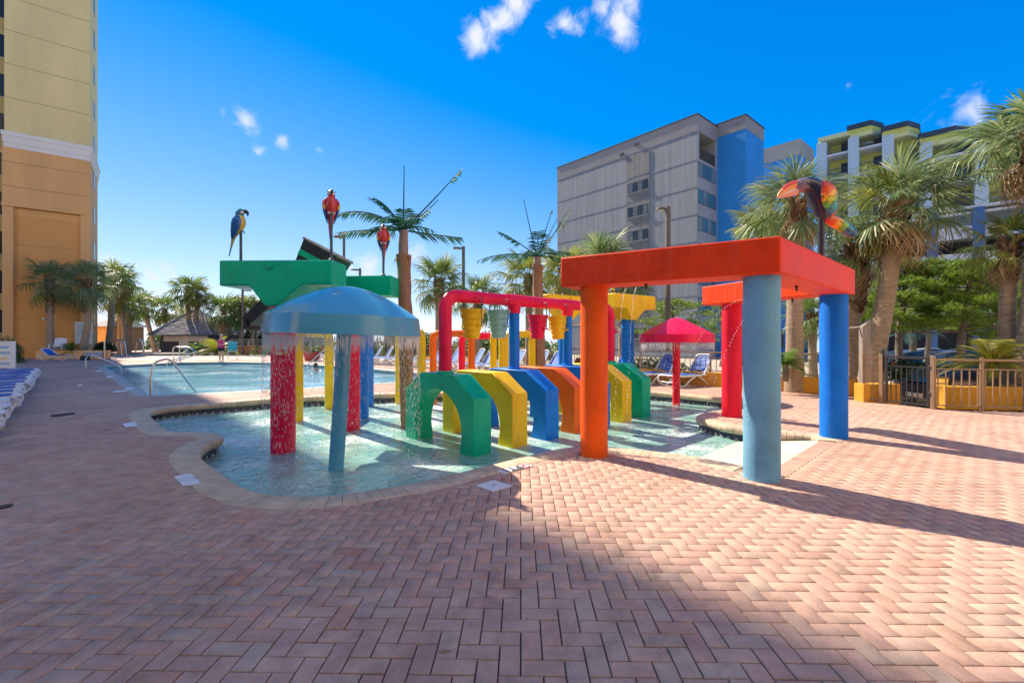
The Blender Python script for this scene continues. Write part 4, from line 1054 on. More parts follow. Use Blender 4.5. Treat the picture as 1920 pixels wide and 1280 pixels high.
for i, (q0, q1, pr_) in enumerate(((zb0,zb0+.35,.04),(zb0+.34,zb1-.3,.09),(zb1-.31,zb1,.16))):
    b = MB(); wbox(b, T, -pr_, WB+pr_, D-.3, pr_, q0, q1); b.build('band_course', m_trimw, hotel, world=True)
for k in range(18):                                    # control joints at each storey
    z = ZH(217,HZ1)+2.5*k*.98
    if z < HT: b = MB(); wbox(b, T, -.004, WB+.004, -.02, .005, z, z+.035); b.build('wall_joint', m_groove, hotel, world=True)
for py in (356,398): 
    z = ZH(py-28,HZ1); b = MB(); wbox(b, T, .0, WB+.12, -.02, .005, z, z+.03); b.build('wall_joint', m_groove, hotel, world=True)
for py in (470,520,601):
    z = ZH(py,HZ1); b = MB(); wbox(b, T, .6, WB-.5, -.22, -.208, z, z+.03); b.build('wall_joint', m_groove, hotel, world=True)
# set-back strip of windows, then the rest of the slab out of view
b = MB(); wbox(b, T, WB, WB+1.6, D, -1.6, 0, HT-.2); b.build('setback_wall', m_cream, hotel, world=True)
for k in range(22):
    z = 1.2+2.95*k; b = MB(); wbox(b, T, WB+.25, WB+1.4, -1.6, -1.57, z+.7, z+2.4); w = b.build('window', m_glass, hotel, world=True)
    b = MB(); wbox(b, T, WB+.2, WB+1.45, -1.58, -1.53, z+.62, z+.7); o = b.build('sill', m_trimw, w); o.location = (-C1.x,-C1.y,0)
b = MB(); wbox(b, T, WB+1.6, WB+27, D, .2, 0, HT-.1); b.build('wing_wall', m_cream, hotel, world=True)
wm0 = MB(); wm0.box((0,0,0),(1.5,.12,1.5)); wme0 = wm0.mesh('window', m_glass)
for i_ in range(7):
    for k_ in range(21):
        q_ = T(WB+3.6+3.5*i_, .2, 2.6+3.0*k_); link('window', wme0, hotel, (q_[0]-C1.x,q_[1]-C1.y,q_[2]), (0,0,math.atan2(hu.y,hu.x)))
# narrow right return with small windows
for k in range(14):
    z = 2.2+2.95*k
    for q in (-3.0,):
        b = MB(); wbox(b, T, -.02, .02, q-.5, q+.5, z, z+1.4); b.build('window', m_glass, hotel, world=True)
MB().box(T(2.6,-.17,ZH(599,HZ1)),(.16,.16,.16)).build('wall_lamp', M('lamp_white',(.8,.8,.78),.4), hotel, bevel=.03, world=True)

# ---- grey ribbed building with a blue end
def ribbed(name, c, sc):
    m = M(name, c, .85, .20, 1.3, .0, stretch=(2.2,2.2,.08))
    nt = m.node_tree; N = nt.nodes; L = nt.links; p = N['Principled BSDF']
    tc = N.new('ShaderNodeTexCoord'); mp = N.new('ShaderNodeMapping'); mp.inputs['Rotation'].default_value = (0,0,R(43.5)); L.new(tc.outputs['Object'], mp.inputs[0])
    # rough vertical ribs, broken up as hand-troweled concrete
    n0 = N.new('ShaderNodeTexNoise'); n0.inputs['Scale'].default_value = .6; n0.inputs['Detail'].default_value = 3; L.new(tc.outputs['Object'], n0.inputs['Vector'])
    w = N.new('ShaderNodeTexWave'); w.wave_type = 'BANDS'; w.bands_direction = 'X'; w.inputs['Scale'].default_value = sc; w.inputs['Distortion'].default_value = 2.2; w.inputs['Detail'].default_value = 3; w.inputs['Detail Scale'].default_value = .8
    mp2 = N.new('ShaderNodeMapping'); mp2.inputs['Scale'].default_value = (1,1,.06); L.new(mp.outputs[0], mp2.inputs[0]); L.new(mp2.outputs[0], w.inputs['Vector'])
    ad = N.new('ShaderNodeMath'); ad.operation = 'MULTIPLY_ADD'; ad.inputs[1].default_value = 1.2; L.new(n0.outputs['Fac'], ad.inputs[0]); L.new(w.outputs['Fac'], ad.inputs[2])
    bp = N.new('ShaderNodeBump'); bp.inputs['Strength'].default_value = .8; bp.inputs['Distance'].default_value = .12; L.new(ad.outputs[0], bp.inputs['Height']); L.new(bp.outputs[0], p.inputs['Normal'])
    return m
m_grey = ribbed('ribbed_grey_concrete', (.31,.345,.385), 2.6)
m_greyd = ribbed('dark_grey_concrete', (.25,.25,.255), 2.6)
m_greyp = M('parapet_grey', (.29,.28,.275), .85, .08, .4, .03, 3)
m_greys = M('spandrel_grey', (.31,.31,.32), .8, .06, .5)
m_bluew = M('blue_wall_paint', (.02,.26,.66), .7, .07, .4, .02, 4)
GA = R(41); gl_ = Vector((-math.sin(GA), math.cos(GA))); gr_ = Vector((math.cos(GA), math.sin(GA)))
GC = Vector((XP(1308,46.0), 46.0)); gn = -gr_; gn2 = -gl_
def along(P, d, px):
    k = (px-960)/F; return (k*P.y-P.x)/(d.x-k*d.y)
LGL = along(GC, gl_, 1045); LGR = along(GC, gr_, 1345)
P1 = GC+gr_*LGR; LB1 = along(P1, -gl_, 1398); P2 = P1-gl_*LB1; LB2 = along(P2, gr_, 1432)
gb = empty('grey_building', (GC.x, GC.y, -.6), 0, 'grey ribbed concrete block with a bright blue end wall and banded windows', 'building')
TL = frame3(GC, gl_, gn); TR = frame3(GC, gr_, gn2); TB = frame3(P2, gr_, gn2); TBL = frame3(P1, -gl_, gn)
GT = ZH(215,46.0); fl = [ZH(q,46.0) for q in (245,293,346,398)]; fh = (fl[0]-fl[3])/3; fls = [fl[0]-fh*i for i in range(10)]
b = MB(); wbox(b, TL, 0, LGL, -.35, 0, -.6, fls[0]); wbox(b, TL, LGL-.4, LGL, -LGR, -.35, -.6, fls[0]); b.build('ribbed_wall', m_grey, gb, world=True)
b = MB(); wbox(b, TL, -.02, LGL+.02, -LGR-.02, .03, fls[0], GT); b.build('parapet', m_greyp, gb, world=True)
b = MB(); wbox(b, TL, -.08, LGL+.08, -LGR-.1, .10, GT, GT+.12); b.build('roof_edge', m_frame, gb, world=True)
for z in fls[1:]:
    if z > 0:
        b = MB(); wbox(b, TL, .02, LGL-.02, -.05, .018, z-.16, z+.02); b.build('floor_band', m_grey, gb, world=True)
w0, w1 = along(GC, gl_, 1218), along(GC, gl_, 1175)
for i in range(8):
    zt, zbm = fls[i]-.18, fls[i+1]+.03
    if zbm < 0: break
    b = MB(); wbox(b, TL, w0, w1, -.06, .05, zbm, zt); b.build('window_bay', m_greyd, gb, world=True)
    if i >= 1:
        zc = zbm+fh*.36
        b = MB(); wbox(b, TL, w0+.15, w1-.15, .0, .055, zc, zc+1.15); wn = b.build('window', m_glass, gb, world=True)
        for q in range(4):
            a0 = w0+.2+(w1-w0-.4)*q/4; b = MB(); wbox(b, TL, a0+.02, a0+(w1-w0-.4)/4-.03, .05, .062, zc+.06, zc+1.09)
            o = b.build('pane', m_glass if (q+i)%2 else M('curtain_glass',(.15,.16,.15),.2,.25,2), wn); o.location = (-GC.x,-GC.y,.6)
        b = MB(); wbox(b, TL, w0+.1, w1-.1, .05, .12, zc-.1, zc); o = b.build('sill', m_greyp, wn); o.location = (-GC.x,-GC.y,.6)
for u, z in ((along(GC,gl_,1195), ZH(262,50)), (along(GC,gl_,1167), ZH(278,51))):
    b = MB(); wbox(b, TL, u-.2, u+.3, 0.03, .14, z-.12, z+.15); b.build('flood_lamp', m_frame, gb, world=True)
# narrow glazed side with an open balcony on top
b = MB(); wbox(b, TR, .36, LGR, -8.9, -.004, -.6, fls[1]); wbox(b, TR, .36, LGR, -8.9, -3.2, fls[1], fls[0]-.02); wbox(b, TR, LGR-.5, LGR, -3.3, -.006, fls[1], fls[0]-.02)
b.build('side_wall', m_greys, gb, world=True)
b = MB(); wbox(b, TR, 1.3, LGR-1.0, -3.22, -3.14, fls[1]+.1, fls[0]-.3); b.build('balcony_door', m_glass, gb, world=True)
b = MB()
wbox(b, TR, .05, LGR-.5, -.06, -.02, fls[1]+1.08, fls[1]+1.14); wbox(b, TR, .05, LGR-.5, -.06, -.02, fls[1]+.08, fls[1]+.12)
for q in range(26): wbox(b, TR, .1+q*(LGR-.65)/25, .1+q*(LGR-.65)/25+.03, -.055, -.025, fls[1]+.1, fls[1]+1.1)
b.build('balcony_railing', m_frame, gb, world=True)
for i in range(1,8):
    z = fls[i+1]+.95
    if fls[i+1] < 1: break
    b = MB(); wbox(b, TR, .12, LGR-.3, -.1, .01, z, fls[i]-.32); wn = b.build('window', m_frame, gb, world=True)
    for q in range(4):
        a0 = .16+(LGR-.5)*q/4; b = MB(); wbox(b, TR, a0+.04, a0+(LGR-.5)/4-.06, .0, .016, z+.07, fls[i]-.39)
        o = b.build('pane', m_glassb if (q*7+i*3)%5 < 3 else M('curtain_glass_pale',(.18,.24,.27),.15,.25,1), wn); o.location = (-GC.x,-GC.y,.6)
b = MB(); wbox(b, TBL, -.01, LB1, -LB2, 0, -.6, ZH(252,48)); b.build('blue_wall', m_bluew, gb, world=True)
b = MB(); wbox(b, TB, -.03, LB2+.03, -4, .03, ZH(252,48), ZH(228,48)); b.build('parapet', m_greyp, gb, world=True)
b = MB(); wbox(b, TB, -.1, LB2+.1, -4.1, .1, ZH(228,48), ZH(228,48)+.12); b.build('roof_edge', m_frame, gb, world=True)
# low blue link at the foot, running toward the car park
low = MB(); P3 = Vector((XP(1430,52),52)); TW = frame3(P3, gr_, gn2)
for (a0,a1,z0,z1,dd) in ((-4,10,-.6,5.6,0),(-4,11,5.6,6.1,.25)): wbox(low, TW, a0, a1, -6, dd, z0, z1)
low.build('blue_link', m_bluew, gb, world=True)
for q in range(5):
    b = MB(); wbox(b, TW, -3+q*2.6, -1.2+q*2.6, -.1, .02, .2, 2.4); b.build('window', m_glass, gb, world=True)
# second stair tower of the same block
P4 = Vector((XP(1500,64), 64)); T4 = frame3(P4, gr_, gn2); T4L = frame3(P4, gl_, gn)
st = empty('stair_tower', (P4.x,P4.y,-.6), 0, 'grey capped blue stair tower behind the tall fan palms', 'building')
b = MB(); wbox(b, T4L, 0, 5.4, -6, 0, -.6, ZH(290,64)); b.build('blue_wall', m_bluew, st, world=True)
b = MB(); wbox(b, T4L, -.05, 5.45, -6.05, .05, ZH(290,64), ZH(260,64)); b.build('parapet', m_greyp, st, world=True)

# ---- resort block over a parking deck
m_pale = M('pale_aqua_render', (.55,.66,.68), .75, .06, .5)
m_lime = M('lime_render', (.62,.66,.17), .75, .06, .5)
m_lime2 = M('pale_lime_trim', (.70,.72,.36), .75, .05, .5)
m_slab = M('white_slab', (.74,.75,.76), .7, .06, .7)
m_bcol = M('blue_pier', (.06,.15,.33), .7, .08, .6)
m_roofb = M('dark_roof_edge', (.03,.055,.09), .5)
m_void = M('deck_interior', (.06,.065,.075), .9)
RA_ = R(47); rl = Vector((-math.sin(RA_), math.cos(RA_))); rr_ = -rl; rn = Vector((-math.cos(RA_), -math.sin(RA_)))
RP = Vector((XP(1748,50.0), 50.0)); rs_ = empty('resort_block', (RP.x, RP.y, -.6), 0, 'pale aqua and lime resort block with stepped balconies over a white parking deck', 'building')
TRS = frame3(RP, rr_, rn); ZR = lambda py: ZH(py, 50.0)
ptop = ZR(397)
# parking deck: floors of white spandrels, blue piers, dark interior
a_l, a_r = along(RP, rr_, 1545), along(RP, rr_, 2050)
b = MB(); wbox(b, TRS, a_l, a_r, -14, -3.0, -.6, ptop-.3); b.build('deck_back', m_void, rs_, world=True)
lv = [ptop-2.95-2.85*i for i in range(4)]
for i, z in enumerate([ptop-.45]+lv):
    b = MB(); wbox(b, TRS, a_l, a_r, -14, -.3, z-.25, z); b.build('deck_slab', m_slab, rs_, world=True)
    if i: b = MB(); wbox(b, TRS, a_l, a_r, -.4, 0, z-.35, z+.95); b.build('spandrel', m_slab, rs_, world=True)
b = MB(); wbox(b, TRS, a_l-.2, a_r, -2, .25, ptop-.22, ptop); b.build('podium_edge', m_pale, rs_, world=True)
for px in (1560,1655,1748,1835,1930,2030):
    a = along(RP, rr_, px); b = MB(); wbox(b, TRS, a-.45, a+.45, -.8, .30, -.6, ptop-.22); b.build('pier', m_bcol, rs_, world=True)
b = MB(); wbox(b, TRS, a_l, a_r, -2.9, -2.7, ptop-2.6, ptop-.5); b.build('clerestory', m_pale, rs_, world=True)
# bays with fin walls; each bay: floors with balconies, lime back wall, railing
fin_px = [1548,1608,1673,1745,1850,1985]
tops = [258,247,238,240,248,240]
fins = [along(RP, rr_, p) for p in fin_px]
fh2 = 2.9
for i, a in enumerate(fins):
    Yf = (RP+rr_*a).y; ztop = ZH(tops[i]+10, Yf)
    b = MB(); wbox(b, TRS, a-.9, a+.15, -7.98, .35, ptop-.02, ztop); b.build('fin_wall', m_pale, rs_, world=True)
for i in range(len(fins)-1):
    a0, a1 = fins[i]+.15, fins[i+1]-.9; Yf = (RP+rr_*a1).y; ztop = ZH(tops[i+1]+6, Yf)
    nf = max(1, int((ztop-ptop)/fh2))
    b = MB(); wbox(b, TRS, a0, a1, -8, -2.0, ptop-.01, ztop); b.build('lime_wall', m_lime, rs_, world=True)
    for k in range(nf+1):
        z = ptop+k*fh2
        if z > ztop-1.5: continue
        b = MB(); wbox(b, TRS, a0-.05, a1+.05, -2.1, .28, z-.18, z+.02); b.build('balcony_slab', m_slab, rs_, world=True)
        mid = a0+(a1-a0)*.55
        b = MB(); wbox(b, TRS, mid, a1-.15, -2.02, -1.96, z+.1, z+2.2); wn = b.build('balcony_door', m_frame, rs_, world=True)
        for q in (0,1):
            w_ = (a1-.15-mid)/2; b = MB(); wbox(b, TRS, mid+q*w_+.08, mid+(q+1)*w_-.08, -1.965, -1.95, z+.2, z+2.1); o = b.build('pane', m_glass, wn); o.location = (-RP.x,-RP.y,.6)
        b = MB(); wbox(b, TRS, a0, a1, .18, .22, z+1.0, z+1.06); wbox(b, TRS, a0, a1, .18, .22, z+.12, z+.16)
        nb = int((a1-a0)/.16)
        for q in range(nb): wbox(b, TRS, a0+q*.16, a0+q*.16+.025, .19, .21, z+.12, z+1.02)
        b.build('balcony_railing', m_frame, rs_, world=True)
        if (i+k) % 2 == 0:
            c = TRS(a0+.8, -.6, z+.02); MB().box((c[0],c[1],c[2]+.6+z*0-.0),(1.0,.6,.06)).build('balcony_table', m_slab, rs_, world=True)
    # penthouse bay with a faceted lime crown and dark roof edge
    if i in (1,2,3):
        am, aw = (a0+a1)/2, (a1-a0)
        zc = ztop-.2
        pl = [TRS(a0-.9,.2,0),TRS(a0+aw*.55,.25,0),TRS(a0+aw*.95,-1.6,0),TRS(a0+aw*.95,-8,0),TRS(a0-.9,-8,0)]
        def sc(f, z): 
            c = TRS(am,-3,0); return [(c[0]+(p[0]-c[0])*f, c[1]+(p[1]-c[1])*f) for p in pl]
        MB().prism(sc(1.0,0), zc, zc+.5).build('crown_course', m_lime2, rs_, world=True)
        MB().prism(sc(1.05,0), zc+.5, zc+.95).build('crown_course', m_lime, rs_, world=True)
        MB().prism(sc(1.12,0), zc+.95, zc+1.5).build('roof_edge', m_roofb, rs_, world=True)
    else:
        b = MB(); wbox(b, TRS, a0-.9, a1+.1, -8, .4, ztop-.15, ztop+.35); b.build('roof_edge', m_lime2, rs_, world=True)
b = MB(); wbox(b, TRS, fins[3]+2, fins[5], -9, -5, ptop, ZH(225,50)); b.build('core_wall', m_pale, rs_, world=True)

# ---- shingle hut, small hotel annex
m_shingle = M('grey_shingles', (.17,.17,.20), .8, .35, 7, .12, 14, c2=(.30,.30,.34))
m_hutw = M('slate_boards', (.09,.11,.14), .7, .15, 2)
m_shut = M('white_shutter', (.84,.85,.84), .6, .06, 2)
HQ = 49.0; hx0, hx1 = XP(300,HQ), XP(392,HQ); hxm = XP(341,HQ)
hut = empty('pool_hut', ((hx0+hx1)/2, HQ, -.3), 0, 'dark slate pool hut with a grey shingled hip roof and pale shutters', 'hut')
b = MB().box(((hx0+hx1)/2,HQ+2.4,.85),(hx1-hx0,4.6,2.3)); b.build('wall', m_hutw, hut, world=True)
ez, pz = ZH(628,HQ), ZH(581,HQ+1.5); ov = .75
def shingle_face(a, b_, c, d, rows, nm, par):
    """courses of shingles on a quad a-b (eave) to d-c (ridge)"""
    a, b_, c, d = map(Vector, (a,b_,c,d)); nrm = (b_-a).cross(d-a).normalized(); B = MB()
    for r in range(rows):
        t0, t1 = r/rows, (r+1.25)/rows; t1 = min(t1, 1)
        e0, e1 = a.lerp(d,t0), b_.lerp(c,t0); f0, f1 = a.lerp(d,t1), b_.lerp(c,t1); wd = (e1-e0).length; n = max(1,int(wd/.42)); rs = random.Random(r)
        for k in range(n):
            u0, u1 = (k+.03)/n, (k+.97)/n; j = rs.uniform(-.12,.12)/rows
            p0, p1 = e0.lerp(e1,u0)+(d-a)*j, e0.lerp(e1,u1)+(d-a)*j; q1, q0 = f0.lerp(f1,u1), f0.lerp(f1,u0); up = nrm*rs.uniform(.03,.06)
            B.add([p0+up,p1+up,q1,q0,p0,p1],[(0,1,2,3),(4,5,1,0)])
    o = B.build(nm, m_shingle, par, fix=False, world=True); o['kind'] = 'stuff'; return o
e = [Vector((hx0-ov,HQ-ov,ez)),Vector((hx1+ov,HQ-ov,ez)),Vector((hx1+ov,HQ+4.7+ov,ez)),Vector((hx0-ov,HQ+4.7+ov,ez))]
r0, r1 = Vector((hxm-.4,HQ+2.3,pz)), Vector((hxm+.4,HQ+2.3,pz))
rf = MB().add([e[0],e[1],e[2],e[3],r0,r1],[(0,1,5,4),(1,2,5),(2,3,4,5),(3,0,4),(3,2,1,0)]).build('roof', m_shingle, hut, world=True)
for f in ((e[0],e[1],r1,r0),(e[1],e[2],r1,r1),(e[3],e[0],r0,r0)): shingle_face(*[q+Vector((0,0,.02)) for q in f], 13, 'shingles', hut)
for q0,q1 in ((e[0],r0),(e[1],r1)): MB().tube([q0+Vector((0,0,.06)),q1+Vector((0,0,.08))],.07,6).build('ridge_cap', M('ridge_grey',(.42,.42,.45),.7), hut, world=True)
for q in range(5):
    x = hx0+.35+q*(hx1-hx0-.5)/5; MB().box((x+.45,HQ+.07,ZH(634.5,HQ)),(.92,.08,.62)).build('shutter', m_shut, hut, world=True)
MB().box(((hx0+hx1)/2-.1,HQ+.02,ZH(644,HQ)),(1.0,.06,.7)).build('notice_board', m_shut, hut, world=True)
AQ = 44.0; ax0, ax1 = XP(178,AQ), XP(207,AQ)
an = empty('annex', ((ax0+ax1)/2, AQ, 0), 0, 'small orange annex with a grey tiled roof beside the tower foot', 'building')
MB().box(((ax0+ax1)/2,AQ+2,ZH(634,AQ)),(ax1-ax0,4,2*ZH(634,AQ)-.4)).build('wall', m_orangest, an, world=True)
z0 = ZH(612,AQ)
MB().add([(ax0-.4,AQ-.5,z0),(ax1+.4,AQ-.5,z0),(ax1+.4,AQ+4.5,z0),(ax0-.4,AQ+4.5,z0),(ax0+.2,AQ+2,z0+1.0),(ax1-.8,AQ+2,z0+1.0)],[(0,1,5,4),(1,2,5),(2,3,4,5),(3,0,4),(3,2,1,0)]).build('roof', m_shingle, an, world=True)
# ---- unseen building added behind the viewer, its sunlit face bounces light into the shade
wing = empty('bounce_wing', (0,-7.2,0), R(20), 'added pale cream building behind the viewer bouncing light into the deck shade', 'building')
MB().box((-15,-5,17),(74,10,34)).build('wall', M('pale_cream_stucco', (.86,.74,.58), .85, .04, .3), wing)
MB().box((-15,-4.6,34.3),(75,10,.7)).build('parapet', m_trimw, wing)
wm = MB(); wm.box((0,0,0),(1.3,.10,1.4)); wme = wm.mesh('window', m_glass); sm_ = MB(); sm_.box((0,0,0),(1.6,.16,.12)); sme = sm_.mesh('sill', m_trimw)
for i in range(11):  # windows and sills dressing the added bounce building
    for k in range(10):
        w = link('window', wme, wing, (-49+i*6.6, .0, 3.0+3.1*k)); link('sill', sme, w, (0,.05,-.77))
MB().box((-15,-.1,.5),(74,.3,1.0)).build('plinth', m_orangest, wing)
# ================================================================ PALMS, PINES, SHRUBS
m_frond = leafmat('palmetto_green', (.09,.16,.03), (.22,.31,.08), (.34,.37,.14))
m_frond2 = leafmat('palmetto_grey_green', (.11,.19,.07), (.27,.35,.16), (.42,.42,.23))
m_frondy = leafmat('palmetto_yellow_green', (.16,.21,.03), (.34,.38,.08), (.5,.42,.16))
m_dead = leafmat('dead_frond', (.34,.22,.11), (.55,.39,.21), (.62,.5,.32))
m_bark = M('palm_bark', (.26,.19,.125), .9, .3, 5, .1, 30, c2=(.46,.36,.26), stretch=(1,1,3.5))
m_boot = leafmat('frond_boot', (.20,.13,.075), (.44,.30,.18), (.55,.42,.28))
def fan_frond(seed, pet, n, spread, droop, curl, width=.034):
    """costapalmate leaf: stalk along +X, then a folded fan of narrow drooping segments"""
    rs = random.Random(seed); b = MB(); pts = []
    for i in range(6):
        u = i/5; pts.append(Vector((pet*u, 0, -.10*droop*u*u)))
    b.tube(pts, [.014,.012,.010,.009,.008,.006], 5)
    hub = pts[-1]; base_dir = (pts[-1]-pts[-2]).normalized()
    for k in range(n):
        f = (k+.5)/n*2-1; a = f*spread+rs.gauss(0,.035)
        ln = (.62-.20*abs(f)**1.6)*rs.uniform(.88,1.1)
        h0 = hub+Vector((.16*(1-abs(f)),0,-.03*droop))*1.0
        d = Vector((math.cos(a), math.sin(a), -.10*abs(f)*curl+rs.gauss(0,.03)))
        side = Vector((-math.sin(a), math.cos(a), .35*(1 if k%2 else -1)))
        wd = width*(1.0-.25*abs(f))
        p1 = h0+d*ln*.42+Vector((0,0,.02-.05*droop)); p2 = h0+d*ln*.76+Vector((0,0,-.05-.20*droop*rs.uniform(.7,1.3))); p3 = h0+d*ln*(1.0-.12*droop)+Vector((rs.gauss(0,.02),rs.gauss(0,.02),-.11-.42*droop*rs.uniform(.7,1.4)))
        b.add([hub-side*.004, hub+side*.004, p1-side*wd*.5, p1+side*wd*.5, p2-side*wd*.36, p2+side*wd*.36, p3], [(0,1,3,2),(2,3,5,4),(4,5,6)])
        if rs.random() < .25:    # split tip threads
            p4 = p2+Vector((rs.gauss(0,.05),rs.gauss(0,.05),-.14)); b.add([p2-side*.006,p2+side*.006,p4],[(0,1,2)])
    return b
FR = {}
for i in range(5):
    for nm, mt in (('g',m_frond),('s',m_frond2),('y',m_frondy)):
        FR[nm,i] = fan_frond(i*7+1, .50+.04*i, 28, 2.0, .12+.17*i, .6).mesh('frond', mt)
for i in range(3): FR['d',i] = fan_frond(90+i, .42, 22, 1.5, 1.3+.3*i, 1.0, .03).mesh('frond', m_dead)
FARF = {}
for i in range(4):
    for nm, mt in (('g',m_frond),('s',m_frond2),('y',m_frondy)):
        FARF[nm,i] = fan_frond(i*5+2, .5, 16, 2.0, .3+.25*i, .6, .06).mesh('frond', mt)
    FARF['d',i] = fan_frond(80+i, .4, 12, 1.5, 1.5, 1.0, .055).mesh('frond', m_dead)
def trunk_mesh(b, pts, rads, n=16, rid=.025, step=.07):
    P = catmull([Vector(p) for p in pts], False, 6); m = max(8, int(sum((P[i+1]-P[i]).length for i in range(len(P)-1))/step))
    Q = resample(P, sum((P[i+1]-P[i]).length for i in range(len(P)-1))/m, False)
    rr = []
    for i in range(len(Q)):
        u = i/(len(Q)-1); f = u*(len(rads)-1); k = min(int(f), len(rads)-2); r = rads[k]+(rads[k+1]-rads[k])*(f-k)
        rr.append(r*(1+rid*(1 if i%2 else -1)+rid*1.6*mnoise.noise(Vector((Q[i].x*3,Q[i].y*3,Q[i].z*5)))))
    b.tube(Q, rr, n); return Q
def fan_palm(base, ctop, label, R_, nf=34, tr=.19, kind='g', seed=0, boots=.9, dead=.12, near=True, lean=None, group='fan palms around the pools', yaw=0):
    """base (x,y,z) and the point where the leaves spring (x,y,z); R_ crown radius in metres"""
    rs = random.Random(seed+31); base, c = Vector(base), Vector(ctop)
    root = empty('fan_palm', base, 0, label, 'palm tree', group)
    b = MB(); mid = base.lerp(c,.5)+Vector((rs.gauss(0,.04),rs.gauss(0,.04),0))*(c-base).length*.3
    pts = [base-Vector((0,0,.1)), base.lerp(c,.12), mid, c.lerp(base,.1), c]
    trunk_mesh(b, [p-base for p in pts], [tr*1.35, tr*1.08, tr*.98, tr*.95, tr*.8], 16 if near else 9, .02 if near else .03, .055 if near else .14)
    b.build('trunk', m_bark, root, smooth=True, ang=80)
    if boots > 0:                      # criss-crossed stubs of cut leaf stalks under the crown
        b = MB(); L_ = boots; nb = int((80 if near else 34)*max(.6,L_/.9)); ax = (c-base).normalized()
        for i in range(nb):
            u = i/nb; a = i*2.399+rs.gauss(0,.15); p = c-ax*(L_*(1-u))-base; r0 = tr*(.95+.25*math.sin(u*2.6))
            o = Vector((math.cos(a),math.sin(a),0)); sd = Vector((-math.sin(a),math.cos(a),0)); ln = rs.uniform(.18,.34)*(tr/.19)*(.8+.5*u); wd = .055*(tr/.19)
            p0 = p+o*r0*.75; p1 = p0+o*ln*.45+Vector((0,0,ln*.75)); up = Vector((0,0,.02))
            tw = sd*rs.choice((-.5,.5))*ln*.4
            b.add([p0-sd*wd, p0+sd*wd, p1+sd*wd*.6+tw, p1-sd*wd*.6+tw, p0-o*.02-up*2, p1-o*.05+up+tw], [(0,1,2,3),(1,4,5,2),(4,0,3,5),(3,2,5)])
        b.build('leaf_bases', m_boot, root, fix=False)
    lib = FR if near else FARF; nv = 5 if near else 4; cc = c-base
    for i in range(nf):
        u = (i+.5)/nf; az = i*2.39996+rs.gauss(0,.2)+yaw; el = R(84)-R(134)*u**.9+rs.gauss(0,.12)
        dd = rs.random() < dead*3*max(0,u-.62)*2.6
        kk = 'd' if dd else (kind if rs.random() > .18 else rs.choice('gsy'))
        v = min(nv-1, max(0, int(u*nv+rs.gauss(0,.6)))) if kk != 'd' else rs.randrange(3)
        s = .74*R_*rs.uniform(.86,1.08)*(.80 if u < .12 else 1)*(.85 if dd else 1)
        m = Matrix.Rotation(az,3,'Z')@Matrix.Rotation(-el,3,'Y')@Matrix.Rotation(rs.gauss(0,.35),3,'X')
        link('frond', lib[kk,v], root, cc+Vector((0,0,-.25*u*R_*.35)), m.to_euler(), s)
    return root
def fp(px, Y, crown_py, label, rad_px, **k):
    z0 = k.pop('z0', -.3); bpx = k.pop('bpx', px); seed = k.pop('seed', px)
    return fan_palm((XP(bpx,Y),Y,z0), (XP(px,Y),Y,ZH(crown_py,Y)), label, rad_px*Y/F, seed=seed, **k)
# tall palms at the right
fp(1492,12.6,378,'tall fan palm standing on the deck behind the scarlet column',114,z0=0,bpx=1489,tr=.20,kind='s',nf=34,boots=.95,dead=.3,seed=11)
fp(1684,13.2,384,'leaning tall fan palm with a bare ringed trunk and bushy crown behind the gate',132,z0=-.1,bpx=1627,tr=.235,kind='s',nf=40,boots=1.5,dead=.42,seed=12)
fp(1606,14.2,468,'shorter fan palm with a shaggy trunk between two taller ones',95,bpx=1598,tr=.24,kind='s',nf=28,boots=2.1,dead=.35,seed=13)
fp(1893,11.6,455,'fan palm rising over the yellow planter at the edge of the frame',92,z0=.2,bpx=1893,tr=.17,kind='y',nf=28,boots=1.1,dead=.4,seed=14)
fp(1945,11.2,262,'tallest fan palm, its big crown cut by the frame edge',145,z0=.2,bpx=1922,tr=.2,kind='s',nf=40,boots=1.4,dead=.45,seed=15)
fp(1432,15.5,432,'fan palm with yellowing fronds in front of the blue wall',84,tr=.18,kind='y',nf=34,boots=.8,dead=.3,seed=16)
fp(1524,19,590,'small fan palm glimpsed under the far vermilion beam',60,tr=.16,kind='g',nf=28,boots=.6,seed=17)
fp(1132,20.5,502,'fan palm poking above the front vermilion beam before the grey block',92,tr=.18,kind='s',nf=34,boots=.9,seed=18)
fp(1168,22,545,'fan palm seen under the front vermilion beam before the grey block',66,tr=.17,kind='g',nf=28,boots=.6,seed=30)
fp(1062,18.5,512,'shaggy fan palm between the orange column and the artificial palm',70,bpx=1058,tr=.2,kind='y',nf=32,boots=1.5,dead=.3,seed=19)
fp(992,21,520,'fan palm just behind the second artificial palm',78,tr=.17,kind='y',nf=32,boots=.8,seed=20)
# behind the pipes
fp(823,27,527,'fan palm with a slim trunk behind the crimson pipe bend',66,bpx=821,tr=.21,kind='g',nf=36,boots=1.5,seed=21)
fp(897,31,556,'fan palm low behind the bucket pipe',62,tr=.22,kind='g',nf=32,boots=1.2,seed=22)
